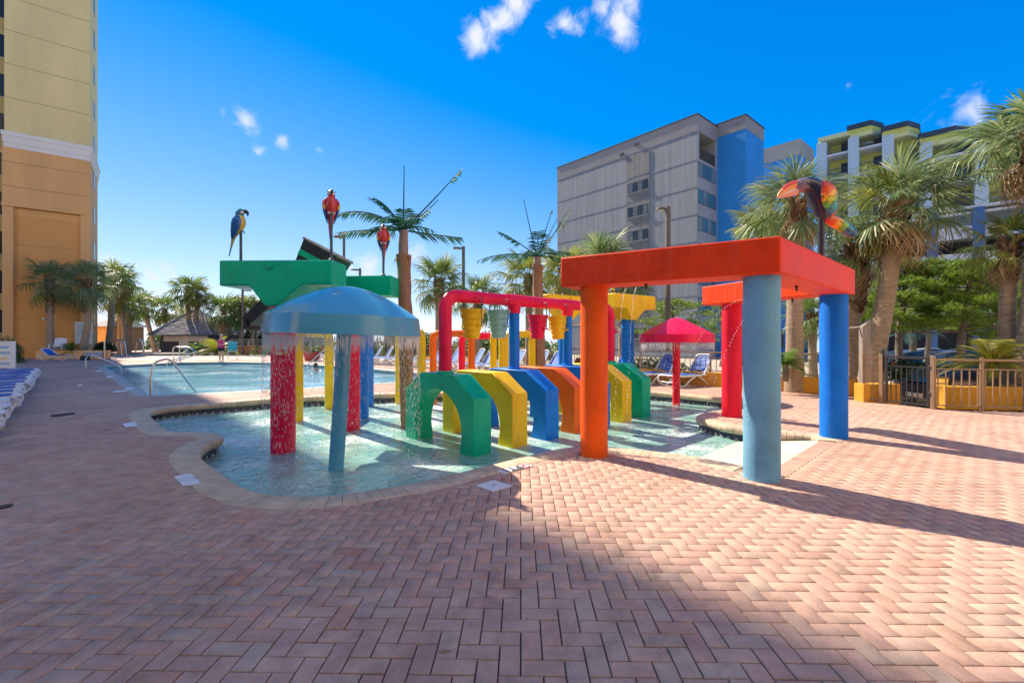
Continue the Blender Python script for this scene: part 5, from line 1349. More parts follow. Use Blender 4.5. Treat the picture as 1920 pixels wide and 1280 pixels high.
# by the hotel
fp(93,33.5,524,'fan palm with a crosshatched trunk against the orange wall, nearer the deck stair',54,z0=.3,bpx=95,tr=.20,kind='s',nf=26,boots=2.6,dead=.0,seed=23,yaw=1)
fp(163,34.0,528,'fan palm at the corner of the orange wall',60,z0=.3,bpx=157,tr=.21,kind='s',nf=28,boots=2.4,dead=.0,seed=24)
FAR = [(212,41,520,50,'g',202),(232,44,527,42,'g',225),(222,43,560,44,'y',236),(246,46,575,38,'g',240),(268,52,572,40,'g',293),(308,54,578,42,'g',318),(352,50,543,44,'g',352),(372,50,552,34,'y',356),(352,53,598,36,'y',350),
       (420,50,583,52,'g',420),(452,52,580,46,'g',450),(474,53,580,40,'y',470),(436,55,590,42,'g',435)]
farlab = ['tall fan palm leaning beside the hotel corner','fan palm leaning beside the hotel corner, its crown touching the first cloud','shaggy yellowish fan palm near the round hedge','slim fan palm before the open sea gap','fan palm left of the hut with a curved trunk',
  'bushy fan palm at the left slope of the hut roof','tallest fan palm standing in front of the hut','double crowned fan palm close behind the tallest one','low yellowish fan palm behind the hut roof','broad fan palm above the woman in pink','fan palm with a thick trunk right of the woman','yellow green fan palm near the green arm end','dense fan palm behind the woman']
for (px,Y,cy,rad,kd,bp), lab in zip(FAR, farlab):
    fp(px,Y,cy,lab,rad,bpx=bp,tr=.24,kind=kd,nf=26,boots=1.6,dead=.12,near=False,seed=px+Y)

# ---- pines: tapered trunk, level limbs, flat pads of needle tufts
m_needle = leafmat('pine_needles', (.12,.21,.02), (.28,.40,.05), (.40,.48,.11))
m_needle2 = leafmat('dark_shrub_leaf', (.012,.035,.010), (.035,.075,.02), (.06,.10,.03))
m_shrub = leafmat('shrub_leaf', (.05,.11,.02), (.14,.22,.05), (.2,.26,.08))
m_pbark = M('pine_bark', (.115,.09,.075), .95, .3, 6, .12, 25, c2=(.2,.16,.13), stretch=(1,1,.4))
def tufts(b, c, rx, rz, n, ln, rs, needles=9):
    for _ in range(n):
        v = Vector((rs.gauss(0,.5),rs.gauss(0,.5),rs.gauss(0,.5)))
        if v.length > 1.15: v = v.normalized()*1.15*rs.random()
        p = c+Vector((v.x*rx,v.y*rx,v.z*rz)); ax = (Vector((v.x,v.y,.5+v.z*.5))+Vector((rs.gauss(0,.3),rs.gauss(0,.3),0))).normalized()
        for k in range(needles):
            d = (ax+Vector((rs.gauss(0,.6),rs.gauss(0,.6),rs.gauss(0,.45)))).normalized(); e = p+d*ln*rs.uniform(.7,1.2); s = d.cross(Vector((rs.gauss(0,1),rs.gauss(0,1),1))).normalized()*ln*.085
            b.add([p-s,p+s,e],[(0,1,2)])
def pine(px, Y, base_py_or_z, top_py, wid_px, label, seed, pads=26, den=36, lean=0):
    rs = random.Random(seed); z0 = base_py_or_z; zt = ZH(top_py,Y); x = XP(px,Y); w = wid_px*Y/F/2; h = zt-z0
    root = empty('pine_tree', (x,Y,z0), 0, label, 'pine tree', 'pines beside the street')
    b = MB(); sp_ = [Vector((0,0,0)), Vector((lean*.3+rs.gauss(0,.1),rs.gauss(0,.1),h*.35)), Vector((lean*.8,rs.gauss(0,.15),h*.7)), Vector((lean,0,h*.96))]
    P = trunk_mesh(b, sp_, [.15,.12,.09,.03], 10, .03, .2); b.build('trunk', m_pbark, root, smooth=True, ang=80)
    limbs = MB(); nb = MB()
    for i in range(pads):
        u = .42+.56*(i+.5)/pads; p = P[int(u*(len(P)-1))]; a = i*2.4+rs.gauss(0,.3); L_ = w*(1.05-.75*((u-.42)/.58)**1.6)*rs.uniform(.55,1.08)
        e = p+Vector((math.cos(a)*L_, math.sin(a)*L_*.8, .12*L_+rs.gauss(0,.12)))
        limbs.tube([p, p.lerp(e,.5)+Vector((0,0,-.05*L_)), e], [.035,.022,.01], 5)
        for k in range(3):
            c = p.lerp(e,.55+.2*k)+Vector((rs.gauss(0,.12),rs.gauss(0,.12),.08)); tufts(nb, c, .42*rs.uniform(.7,1.2), .16, den//3, .16, rs, 8)
    limbs.build('limbs', m_pbark, root, smooth=True, ang=80); nb.build('crown', m_needle, root, fix=False)
pine(1262,24,-.4,552,170,'pine with flat green pads behind the red mushroom',1,24,60)
pine(1352,30,-.4,560,90,'pine behind the scarlet column at the blue wall',2,14,36)
pine(1690,18,-.3,480,210,'broad pine spreading behind the leaning palm',3,42,110)
pine(1800,17,-.3,478,230,'broad pine with a forked trunk behind the black gate',4,44,110,.3)
pine(1870,20,-.3,500,190,'pine filling the gap between the tallest palms',5,36,100)
pine(1735,25,-.3,500,220,'farther pine in front of the parking deck',6,34,84)
# ---- shrubs
def shrub(c, rx, ry, rz, n, ls, mat, label, name='shrub', cat='shrub', shape=1.0, seed=0, solid=0):
    rs = random.Random(seed+5); c = Vector(c); root = empty(name, (c.x,c.y,c.z), 0, label, cat)
    b = MB()
    for i in range(n):
        z = rs.uniform(-.25,1); a = rs.uniform(0,6.283); q = math.sqrt(max(0,1-z*z)) if z > 0 else 1.0
        rr = rs.random()**(.28 if shape > .9 else .4); rr *= 1+.22*mnoise.noise(Vector((math.cos(a)*2*q+seed,math.sin(a)*2*q,z*2.5)))*shape
        p = Vector((math.cos(a)*q*rx*rr, math.sin(a)*q*ry*rr, max(-.25,z)*rz*rr+rz*.15))
        d = Vector((rs.gauss(0,1),rs.gauss(0,1),rs.gauss(.4,1))).normalized(); s = d.cross(Vector((rs.gauss(0,1),rs.gauss(0,1),rs.gauss(0,1)))).normalized(); l = ls*rs.uniform(.6,1.3)
        b.add([p-d*l*.5, p+s*l*.28, p+d*l*.5, p-s*l*.28],[(0,1,2,3)])
    b.build('foliage', mat, root, fix=False)
    bb = MB()
    for k in range(5):
        a = k*1.3; bb.tube([(0,0,-.2),(math.cos(a)*rx*.25,math.sin(a)*ry*.25,rz*.3),(math.cos(a)*rx*.55,math.sin(a)*ry*.55,rz*.65)],[.04*rx,.03*rx,.012*rx],5)
    bb.build('stem', m_pbark, root)
    return root
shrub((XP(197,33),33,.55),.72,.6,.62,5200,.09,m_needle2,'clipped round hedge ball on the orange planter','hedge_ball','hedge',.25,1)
shrub((XP(6,27),27,.1),.95,.8,1.15,3800,.11,m_shrub,'dark green bush at the hotel wall beside the notice board','bush','bush',1,2)
shrub((XP(745,30),30,.6),1.0,.9,1.6,2600,.22,m_shrub,'rounded tree crown just right of the sky blue mushroom','tree','tree',1,3)
shrub((XP(790,34),34,.3),2.2,1.6,1.4,4200,.20,m_shrub,'wide bush behind the yellow pipe arch','bush','bush',1,4)
shrub((XP(915,36),36,.2),3.0,1.6,1.5,4200,.22,m_shrub,'wide low bush behind the buckets','bush','bush',1,5)
shrub((XP(975,34),34,.0),2.6,1.6,1.5,3600,.22,m_shrub,'dark bush between the blue posts and the brown trunk','bush','bush',1,6)
shrub((XP(690,38),38,.0),2.4,1.6,1.2,2600,.22,m_shrub,'low bush beyond the loungers under the mushroom rim','bush','bush',1,7)
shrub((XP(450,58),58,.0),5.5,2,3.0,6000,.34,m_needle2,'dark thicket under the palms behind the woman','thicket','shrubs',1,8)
shrub((XP(330,60),60,.0),4.0,2,2.6,3600,.34,m_shrub,'thicket behind the shingled hut','thicket','shrubs',1,9)
shrub((XP(560,52),52,.0),4.5,2,1.8,4200,.3,m_shrub,'thicket behind the crimson column','thicket','shrubs',1,10)
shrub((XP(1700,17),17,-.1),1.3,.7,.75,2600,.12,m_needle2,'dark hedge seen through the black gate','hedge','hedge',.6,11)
shrub((XP(1790,19),19,-.1),1.8,.8,.7,2600,.13,m_shrub,'green hedge beyond the bronze fence','hedge','hedge',.6,12)
shrub((XP(1228,19.5),19.5,-.2),1.6,.9,.8,2400,.14,m_shrub,'bushy hedge behind the railing near the red mushroom','hedge','hedge',.8,13)
shrub((XP(1384,16),16,.1),.55,.5,.6,900,.11,m_shrub,'small leafy bush behind the scarlet column','bush','bush',1,14)
# dune scrub along the beach, one low mass
rs = random.Random(99); b = MB()
for i in range(9000):
    px = rs.uniform(470,1060); Y = rs.uniform(40,62); x = XP(px,Y); hmax = 1.1+1.0*mnoise.noise(Vector((x*.35,Y*.35,0)))
    if hmax < .35: continue
    p = Vector((x,Y,-.5+rs.random()**.7*hmax)); d = Vector((rs.gauss(0,1),rs.gauss(0,1),rs.gauss(.5,1))).normalized(); q = d.cross(Vector((rs.gauss(0,1),rs.gauss(0,1),1))).normalized(); l = rs.uniform(.2,.5)
    b.add([p-d*l*.5,p+q*l*.25,p+d*l*.5,p-q*l*.25],[(0,1,2,3)])
tag(b.build('dune_scrub', m_shrub, fix=False), 'low green scrub along the dunes behind the railing', 'scrub', kind='stuff')
# ---- cycads and other small plants
m_cyc = leafmat('cycad_leaf', (.05,.13,.02), (.16,.28,.04), (.32,.38,.08))
m_cycy = leafmat('cycad_yellow', (.2,.26,.02), (.48,.46,.05), (.6,.36,.08))
def cycad(c, r, n, label, mat=m_cyc, seed=0, trunk=.25):
    rs = random.Random(seed); root = empty('cycad', c, 0, label, 'cycad')
    MB().lathe([(.09*r,-.02),(.10*r,trunk*.5),(.07*r,trunk)],12).build('trunk', m_boot if False else m_pbark, root, smooth=True)
    for i in range(n):
        b = MB(); L_ = r*rs.uniform(.8,1.1); el = R(70)-R(75)*(i/n)**.8; pts = [Vector((L_*u*math.cos(el),0,L_*(u*math.sin(el)-.45*u*u))) for u in [k/8 for k in range(9)]]
        b.tube(pts,[.012*(1-.8*k/8)+.002 for k in range(9)],4)
        m = 22
        for j in range(2,m):
            q = j/m*8; k = min(7,int(q)); p = pts[k].lerp(pts[k+1],q-k); t = (pts[k+1]-pts[k]).normalized(); ll = .26*r*math.sin(math.pi*min(.97,(j/m)*.9+.12))
            for sd in (-1,1):
                e = p+(t*.5+Vector((0,sd*.85,-.05))).normalized()*ll; b.add([p-t*.014*r,p+t*.014*r,e],[(0,1,2)])
        b.build('frond', mat, root, fix=False, loc=(0,0,trunk), rot=(0,0,i*2.4+rs.gauss(0,.2)))
cycad((XP(368,43),43,.05),1.9,26,'low bright cycad before the hut',m_cyc,1)
cycad((XP(405,41),41,.05),2.6,30,'large bright green cycad beside the woman in pink',m_cycy,2)
cycad((XP(131,32.6),32.6,.55),1.15,24,'spiky dark cycad in the orange planter between two palms',m_cyc,3,.1)
cycad((XP(1862,10.7),10.7,.42),1.25,38,'yellow green cycad in the yellow planter behind the bronze fence',m_cycy,4,.5)
cycad((XP(1473,12.2),12.2,.35),.85,24,'cycad leaning from behind the pale blue column',m_cyc,5,.45)
cycad((XP(585,30),30,.55),.9,20,'cycad in a red tub by the pool steps',m_cyc,6,.1)
cycad((XP(1712,21),21,.9),1.4,34,'drooping blue green palm seen over the gate',leafmat('blue_palm',(.03,.10,.10),(.10,.20,.20)),7,.9)
# ================================================================ FENCES, WALLS, FURNITURE
m_bronze = M('bronze_fence', (.30,.205,.125), .5, .12, 6, .01, 60, metal=.2)
m_black = M('black_gate_metal', (.03,.03,.033), .45, .2, 8)
m_ochre = M('ochre_render', (.68,.33,.03), .85, .1, 1.5, .08, 45)
m_ochre2 = M('terracotta_render', (.62,.24,.085), .85, .1, 1.2, .05, 40)
def fence(path, zbase, label, h=1.06, post=1.55, pick=.115, rails=(.08,.84,1.03), mat=None, name='railing', ps=.05, pw=.018, top=.055):
    mat = mat or m_bronze; P = [Vector(p) for p in path]; root = empty(name, (P[0].x,P[0].y,zbase), 0, label, 'fence')
    pm = MB(); pm.box((0,0,h/2),(ps,ps,h)); pme = pm.mesh('post', mat); k = MB(); k.box((0,0,(rails[0]+rails[1])/2),(pw,pw,rails[1]-rails[0])); kme = k.mesh('picket', mat); npk = 0
    stuff = MB(); o0 = P[0]
    for a, b in zip(P[:-1], P[1:]):
        d = b-a; L_ = d.length; ang = math.atan2(d.y,d.x); n = max(1,round(L_/post))
        for z in rails:
            w = top if z == rails[-1] else .032; q = MB(); c = (a+b)/2; q.box((c.x-o0.x,c.y-o0.y,z),(L_,w,w*.8),ang); q.build('rail', mat, root, bevel=.006)
        for i in range(n+1):
            p = a+d*(i/n); link('post', pme, root, (p.x-o0.x,p.y-o0.y,0), (0,0,ang))
        m = int(L_/pick)
        for i in range(m):
            p = a+d*((i+.5)/m)
            if npk < 290: link('picket', kme, root, (p.x-o0.x,p.y-o0.y,0), (0,0,ang)); npk += 1
            else: stuff.box((p.x-o0.x,p.y-o0.y,(rails[0]+rails[1])/2),(pw,pw,rails[1]-rails[0]),ang)
    if stuff.v: stuff.build('far_pickets', mat, root)['kind'] = 'stuff'
    return root
GR, GL_ = Vector((8.80,9.56)), Vector((8.45,10.37))
fence([GR+Vector((.05,-.02)),(9.60,9.30),(12.5,8.75)], 0, 'bronze picket fence in front of the yellow planter', 1.09, .83, .125)
fence([(8.22,10.62),(8.46,10.40)], 0, 'short bronze fence panel on the yellow block beside the gate', 1.08, .4, .09)
WA, WBk = Vector((8.75,11.75)), Vector((4.45,15.75))
fence([WA,WBk], .42, 'bronze railing on the low ochre wall behind the columns', .66, 1.3, .16, (.06,.46,.62))
fence([WBk,(-.2,22.6),(-5.6,30.9)], .0, 'bronze railing behind the row of loungers', 1.06, 1.5, .15)
fence([(-5.6,30.9),(-15.6,43.2)], .0, 'distant bronze railing before the dune bushes', 1.06, 1.8, .22)
fence([(XP(215,46),46),(XP(298,46),46)], .0, 'pale railing in front of the beach gap', 1.15, 1.6, .22, mat=M('pale_rail',(.42,.42,.40),.5))
fence([(XP(432,45),45),(XP(500,44),44),(-15.6,43.2)], .3, 'pale railing on the terracotta wall near the woman', .95, 1.8, .3, mat=M('pale_rail',(.42,.42,.40),.5))
# gate
gt = empty('gate', (GL_.x,GL_.y,0), 0, 'black metal pedestrian gate with vertical bars and a tall latch', 'gate')
d = GR-GL_; ang = math.atan2(d.y,d.x); L_ = d.length
def gp(t, z): p = d*t; return (p.x,p.y,z)
for t in (.08,.95): MB().box(gp(t,.56),(.05,.05,1.04),ang).build('stile', m_black, gt, bevel=.004)
for z, w in ((.07,.035),(.86,.03),(1.06,.05)): MB().box(gp(.515,z),(L_*.82,w,w),ang).build('gate_rail', m_black, gt)
for i in range(7): MB().box(gp(.18+i*.112,.465),(.018,.018,.78),ang).build('bar', m_black, gt)
MB().box(gp(-.0,.98),(.06,.07,.5),ang).build('latch', m_black, gt, bevel=.01)
for z in (.3,.85): MB().box(gp(1.0,z),(.06,.08,.1),ang).build('hinge', m_black, gt, bevel=.01)
for i, p in enumerate((GL_-d*.03, GR+d*.04)):
    o = MB().box((0,0,.56),(.075,.075,1.12),ang).build('gate_post', m_bronze, None, bevel=.006, loc=(p.x,p.y,0)); tag(o, 'bronze gate post on the latch side' if i == 0 else 'bronze gate post on the hinge side', 'post')
# walls and planters
def wall(path, z0, z1, th, mat, label, name='low_wall', cat='wall', cap=True):
    P = [Vector(p) for p in path]; root = empty(name, (P[0].x,P[0].y,z0), 0, label, cat)
    for a, b in zip(P[:-1],P[1:]):
        dd = b-a; c = (a+b)/2; an_ = math.atan2(dd.y,dd.x)
        MB().box((c.x,c.y,(z0+z1)/2),(dd.length,th,z1-z0),an_).build('wall_run', mat, root, bevel=.015, world=True)
    return root
wall([WA+Vector((.1,-.1)),WBk], 0, .43, .24, m_ochre, 'low ochre rendered wall under the bronze railing')
wall([WBk,(-.3,22.5),(-5.7,30.8)], -.02, .22, .24, m_ochre, 'low ochre kerb wall behind the lounger row')
wb = wall([G(1610,752),G(1678,752)], -.7, .42, .3, m_ochre, 'short rough yellow block beside the gate', 'yellow_block')
wall([(9.35,9.92),(14,9.30)], -.05, .44, .25, m_ochre, 'yellow planter wall behind the bronze picket fence', 'planter_wall', 'planter')
o = MB().prism([(9.45,10.0),(14,9.4),(14,12.4),(11.8,12.4)], -.7, .38).build('planter_soil', M('mulch',(.16,.08,.04),.95,.4,20,.1,60)); tag(o, 'reddish mulch bed behind the yellow planter wall', 'planter bed')
wall([(9.40,10.0),(11.75,12.4)], -.7, .44, .25, m_ochre, 'side of the yellow planter next to the gate', 'planter_wall', 'planter')
# orange planter at the hotel
pw0 = G(68,670); pw1 = G(205,668)
wall([(XP(70,32.2),32.2),(XP(205,32.6),32.6)], 0, .62, .3, m_orangest, 'orange planter wall below the two hotel palms','planter_wall','planter')
o = MB().prism([(XP(70,32.4),32.4),(XP(205,32.8),32.8),(XP(205,34.5),34.5),(XP(72,34.5),34.5)],0,.55).build('planter_soil', M('mulch',(.16,.08,.04),.95)); tag(o,'dark soil bed behind the orange planter wall','planter bed')
wall([(XP(432,44.6),44.6),(XP(500,43.6),43.6),(-15.8,42.9)], -.02, .75, .3, m_ochre2, 'terracotta wall beyond the far pool','terracotta_wall')
# upright weathered board beside the gate
wbd = empty('wooden_screen', (8.75,11.35,0), 0, 'weathered grey wooden screen board with a slanted top', 'wooden board')
vs = []
x0, x1 = XP(1617,11.3), XP(1633,11.3)
MB().add([(x,y,z) for y in (11.3,11.42) for x,z in ((x0,.0),(x1,.0),(x1,ZH(598,11.3)),(x0,ZH(613,11.3)))],[(0,1,2,3),(7,6,5,4),(0,4,5,1),(1,5,6,2),(2,6,7,3),(3,7,4,0)]).build('board', M('grey_wood',(.30,.26,.22),.9,.25,3,.06,20,stretch=(6,6,.5)), wbd, world=True)
MB().tube([(XP(1592,11.5),11.5,ZH(614,11.5)),(x0,11.4,ZH(613,11.4))],.02,6).build('bracket', p_steel, wbd, smooth=True, world=True)

# ================================================================ LOUNGERS
m_sling = M('blue_sling', (.02,.13,.50), .6, .12, 4, .03, 150)
m_sling2 = M('faded_blue_sling', (.10,.22,.52), .6, .15, 4, .03, 150)
def lounger_proto(back, label, sling):
    """head at +X, foot at -X, seat height .33"""
    root = empty('sun_lounger', (0,0,0), 0, label, 'sun lounger')
    w = .33; rails = MB()
    for sd in (-1,1):
        y = sd*w
        rails.tube([(-.98,y*.9,.16),(-1.02,y*.95,.27),(-.93,y,.345),(-.6,y,.33),(0,y,.335),(.32,y,.345),(.86,y,.34),(.93,y,.30)], [.022,.026,.028,.028,.028,.028,.026,.02], 10)
    rails.tube([(-.98,-w*.9,.16),(-1.0,0,.15),(-.98,w*.9,.16)], .02, 8); rails.tube([(.93,-w,.31),(.95,0,.30),(.93,w,.31)], .024, 8)
    rails.build('frame', p_white, root, smooth=True, ang=60)
    MB().prism([(-.89,-w),(-.95,-w*.98),(-1.0,-w*.8),(-1.02,0),(-1.0,w*.8),(-.95,w*.98),(-.89,w)], .335, .372).build('foot_panel', p_white, root, bevel=.012)
    for sd in (-1,1):
        y = sd*(w+.005)
        for nm, pts in (('front_leg', [(-.98,y,.20),(-.88,y,.08),(-.70,y,.02),(-.55,y,.06),(-.36,y,.20),(-.12,y,.315)]), ('rear_leg', [(.02,y,.315),(.22,y,.20),(.42,y,.05),(.56,y,.02),(.70,y,.07),(.82,y,.20),(.88,y,.31)])):
            MB().tube(catmull([Vector(p) for p in pts], False, 4), .024, 9).build(nm, p_white, root, smooth=True, ang=60)
    seat = MB(); n = 10
    def cloth(b, p0, p1, sag, ww):
        rows = []
        for i in range(n+1):
            u = i/n; q = Vector(p0).lerp(Vector(p1),u); q.z -= sag*math.sin(math.pi*u)
            rows.append([(q.x,ww*(k/4-1),q.z-.012*(1-(k/4-1)**2)) for k in range(9)])
        b.loft(rows, False, False)
        b.loft([[(x,y,z-.008) for x,y,z in r] for r in rows], False, False)
    cloth(seat, (-.88,0,.378), (.30,0,.378), .008, w-.04); seat.build('seat_sling', sling, root, smooth=True, fix=False)
    hx, hz = .30, .36; L_ = .72; tx, tz = hx+L_*math.cos(back), hz+L_*math.sin(back)
    fr_ = MB(); fr_.tube(catmull([Vector(p) for p in ((hx,-w+.02,hz),(hx+.5*(tx-hx),-w+.03,hz+.5*(tz-hz)),(hx+.92*(tx-hx),-w+.06,hz+.92*(tz-hz)),(tx,-w*.55,tz),(tx,w*.55,tz),(hx+.92*(tx-hx),w-.06,hz+.92*(tz-hz)),(hx+.5*(tx-hx),w-.03,hz+.5*(tz-hz)),(hx,w-.02,hz))],False,4), .026, 9)
    fr_.build('back_frame', p_white, root, smooth=True, ang=60)
    bk = MB(); cloth(bk, (hx+.02,0,hz+.01), (hx+(tx-hx)*.95,0,hz+(tz-hz)*.95), .015, w-.045); bk.build('back_sling', sling, root, smooth=True, fix=False)
    if back > .2:
        for sd in (-1,1): MB().tube([(hx+.45*(tx-hx),sd*(w-.05),hz+.45*(tz-hz)),(hx+.5*(tx-hx)+.12,sd*(w-.05),.345)], .014, 6).build('prop', p_white, root, smooth=True)
    return root
up0 = lounger_proto(R(56), 'x', m_sling); up1 = lounger_proto(R(60), 'x', m_sling2); flat0 = lounger_proto(R(3), 'x', m_sling); half0 = lounger_proto(R(38), 'x', m_sling)
def place(proto, x, y, rz, label, group, z=0):
    o = copy_tree(proto); o.location = (x,y,z); o.rotation_euler = (0,0,rz); tag(o, label, 'sun lounger', group); return o
# three by the red mushroom (foot toward the pool)
place(up0, 5.55,14.25, R(28), 'blue sling lounger beside the scarlet column', 'loungers by the ochre wall')
place(up0, 4.72,14.95, R(30), 'blue sling lounger behind the red mushroom stem', 'loungers by the ochre wall')
place(up0, 3.55,15.9, R(30), 'blue sling lounger just right of the farther green crawl arch', 'loungers by the ochre wall')
rowlab = ['blue lounger seen between the blue post and the orange column','blue lounger behind the brown artificial palm trunk','pale lounger beside the yellow pipe post','pale blue lounger left of the first blue post','pale lounger with a blue towel band under the aqua bucket','pale lounger under the large yellow bucket',
  'pale lounger seen through the crimson pipe bend','pale lounger right of the brown trunk','pale lounger nearest the rough brown trunk in the pool','second pale lounger left of the brown trunk','third pale lounger left of the brown trunk','fourth pale lounger left of the brown trunk','pale lounger left of the blue pipe','pale lounger beside the pool steps rail','last pale lounger beside the red tub']
for i, px in enumerate((1045,1018,975,948,918,900,858,826,790,765,748,732,712,650,628)):
    k = (px-960)/F; A_ = Vector((3.2,16.2)); B_ = Vector((-9.0,29.0)); dv = B_-A_; t = (k*A_.y-A_.x)/(dv.x-k*dv.y); p = A_+dv*t
    place(up1 if i else up0, p.x-.45, p.y-.3, R(30+random.uniform(-4,4)), rowlab[i], 'lounger row behind the pools')
# row at the frame edge, feet toward the pool, backs folded flat
A_ = Vector((-7.12,6.25)); dv = Vector((-.70,.714)); ft = Vector((.714,.70))
lab = 'flat blue and white lounger in the long row, %s'
nth = ['nearest the camera','second from the camera','third from the camera','fourth from the camera','fifth from the camera','sixth from the camera','seventh from the camera','eighth from the camera','ninth from the camera','tenth from the camera','eleventh from the camera','twelfth from the camera','thirteenth from the camera','fourteenth from the camera','fifteenth from the camera','last of all by the notice board']
for i in range(16):
    p = A_+dv*(i*.98+random.uniform(-.05,.05))-ft*(1.0+random.uniform(-.06,.06))
    place(flat0, p.x, p.y, math.atan2(-ft.y,-ft.x)+random.gauss(0,.03), lab % nth[i], 'row of flat loungers at the frame edge')
lx, ly = G(108,676)
place(half0, lx, ly, R(178), 'single white lounger with towels before the orange planter', 'single loungers')
for pr__ in (up0,up1,flat0,half0):
    for ch in list(pr__.children): bpy.data.objects.remove(ch)
    bpy.data.objects.remove(pr__)
tw = MB()
rows = [[(x, y, .40+.03*math.sin(x*9+y*7)+.02*math.sin(y*15)) for y in [-.3+.06*k for k in range(11)]] for x in [-.6+.07*i for i in range(12)]]
tw.loft(rows, False, False); o = tw.build('towel', M('dark_towel',(.03,.05,.14),.9,.6,5,c2=(.20,.04,.05)), None, smooth=True, loc=(lx+.25,ly,0)); tag(o,'rumpled dark patterned towel on the single lounger','towel')
bg = empty('beach_bag',(lx+1.35,ly+.5,0),0,'small dark bag on the deck beside the single lounger','bag')
MB().loft([[(.32*math.cos(a)*s,.2*math.sin(a)*s,z) for a in [6.283*k/12 for k in range(12)]] for s,z in ((.9,0),(1,.1),(.85,.28),(.6,.33))]).build('pouch',M('navy_cloth',(.02,.03,.06),.8),bg,smooth=True)
MB().tube(catmull([Vector(p) for p in ((-.15,0,.3),(-.1,0,.46),(.1,0,.46),(.15,0,.3))],False,4),.014,6).build('strap',M('navy_cloth',(.02,.03,.06),.8),bg,smooth=True)

# ================================================================ RAILS, SIGNS, LAMPS, PLATES
def rail(pts, label, r=.024, name='handrail', plates=True):
    P = [Vector(p) for p in pts]; root = empty(name, P[0], 0, label, 'handrail')
    MB().tube(catmull(P, False, 6), r, 12).build('tube', p_steel, root, smooth=True, world=True, ang=80)
    if plates:
        for p in (P[0],): MB().lathe([(.05,0),(.05,.012),(.026,.02)],14,(p.x,p.y,p.z)).build('base_plate', p_steel, root, smooth=True, world=True)
    return root
h0 = G(283,745); h1 = (XP(366,12.6),12.6)
rail([(h0[0],h0[1],0),(h0[0],h0[1],.55),(h0[0]+.03,h0[1]+.05,.82),(h0[0]+.16,h0[1]+.15,.93),(h0[0]+.32,h0[1]+.3,.86),(h1[0],h1[1],.02),(h1[0]+.12,h1[1]+.1,-.2)], 'big stainless handrail at the near corner of the swimming pool')
g0 = G(161,690); rail([(g0[0],g0[1],0),(g0[0],g0[1],.45),(g0[0]+.15,g0[1],.62),(g0[0]+.45,g0[1],.6),(g0[0]+1.45,g0[1]+.2,.1),(g0[0]+1.6,g0[1]+.2,-.25)], 'low stainless handrail at the left edge of the swimming pool', .03)
for i,(px,lab) in enumerate(((322,'stainless ladder rail at the far pool edge'),(334,'second stainless ladder rail at the far pool edge'))):
    q = G(px,679); rail([(q[0],q[1]+.2,0),(q[0],q[1]+.1,.7),(q[0]+.2,q[1],.95),(q[0]+.9,q[1]-.1,.85),(q[0]+1.2,q[1]-.3,.45),(q[0]+.4,q[1]-.7,.1),(q[0]+.3,q[1]-.8,-.3)], lab, .035)
for i,(px,py,lab) in enumerate(((212,667,'stainless grab rail near the hedge ball'),(221,667,'second stainless grab rail near the hedge ball'),(254,667,'stainless grab rail before the railing'))):
    q = G(px,py); rail([(q[0],q[1],0),(q[0]+.1,q[1],1.1),(q[0]+.4,q[1],1.35),(q[0]+.6,q[1],1.0),(q[0]+.7,q[1],0)], lab, .05)
for i,(px,lab) in enumerate(((574,'stainless step rail before the red tub'),(584,'second stainless step rail before the red tub'))):
    q = G(px,684); rail([(q[0],q[1]-.3,-.2),(q[0]+.9,q[1],.75),(q[0]+1.2,q[1]+.1,.8),(q[0]+1.3,q[1]+.15,0)], lab, .03)
rail([(XP(196,32),32,0),(XP(196,32),32,1.3)], 'slim white bollard post by the hedge ball', .05, 'bollard')
# street and pool lamps
def lamp(px, Y, top_py, head_px, label, z0=-.3, r=.09, group='pole lamps'):
    root = empty('pole_lamp',(XP(px,Y),Y,z0),0,label,'street lamp',group); zt = ZH(top_py,Y)-z0; m = M('bronze_pole',(.13,.10,.085),.5,.15,3)
    MB().box((0,0,zt/2),(r*1.8,r*1.8,zt)).build('pole', m, root, bevel=.01)
    L_ = (head_px-px)*Y/F; MB().box((L_*.25,0,zt-.12),(abs(L_)*.5,.09,.10)).build('arm', m, root)
    hd = MB(); s = 1 if L_ > 0 else -1
    hd.prism([(L_*.35,-.16),(L_,-.13),(L_*1.02,0),(L_,.13),(L_*.35,.16)], zt-.17, zt-.06); o = hd.build('lamp_head', m, root, bevel=.02)
    MB().box((L_*.68,0,zt-.175),(abs(L_)*.45,.2,.012)).build('lens', M('lamp_lens',(.7,.7,.66),.3), root)
lamp(1252,20,387,1233,'tall bronze lamp pole in front of the grey block',-.3,.10)
lamp(869,29,462,850,'bronze lamp pole right of the artificial palm',0,.10)
lamp(675,36,503,659,'small lamp pole between the two green arms',0,.09)
lamp(645,24,440,627,'dark lamp pole behind the tall red macaw',0,.06)
for px,Y,tp,lab in ((455,40,542,'thin floodlight pole seen under the green arm'),(482,42,600,'dark post at the terracotta wall')):
    lamp(px,Y,tp,px+16,lab,0,.08)
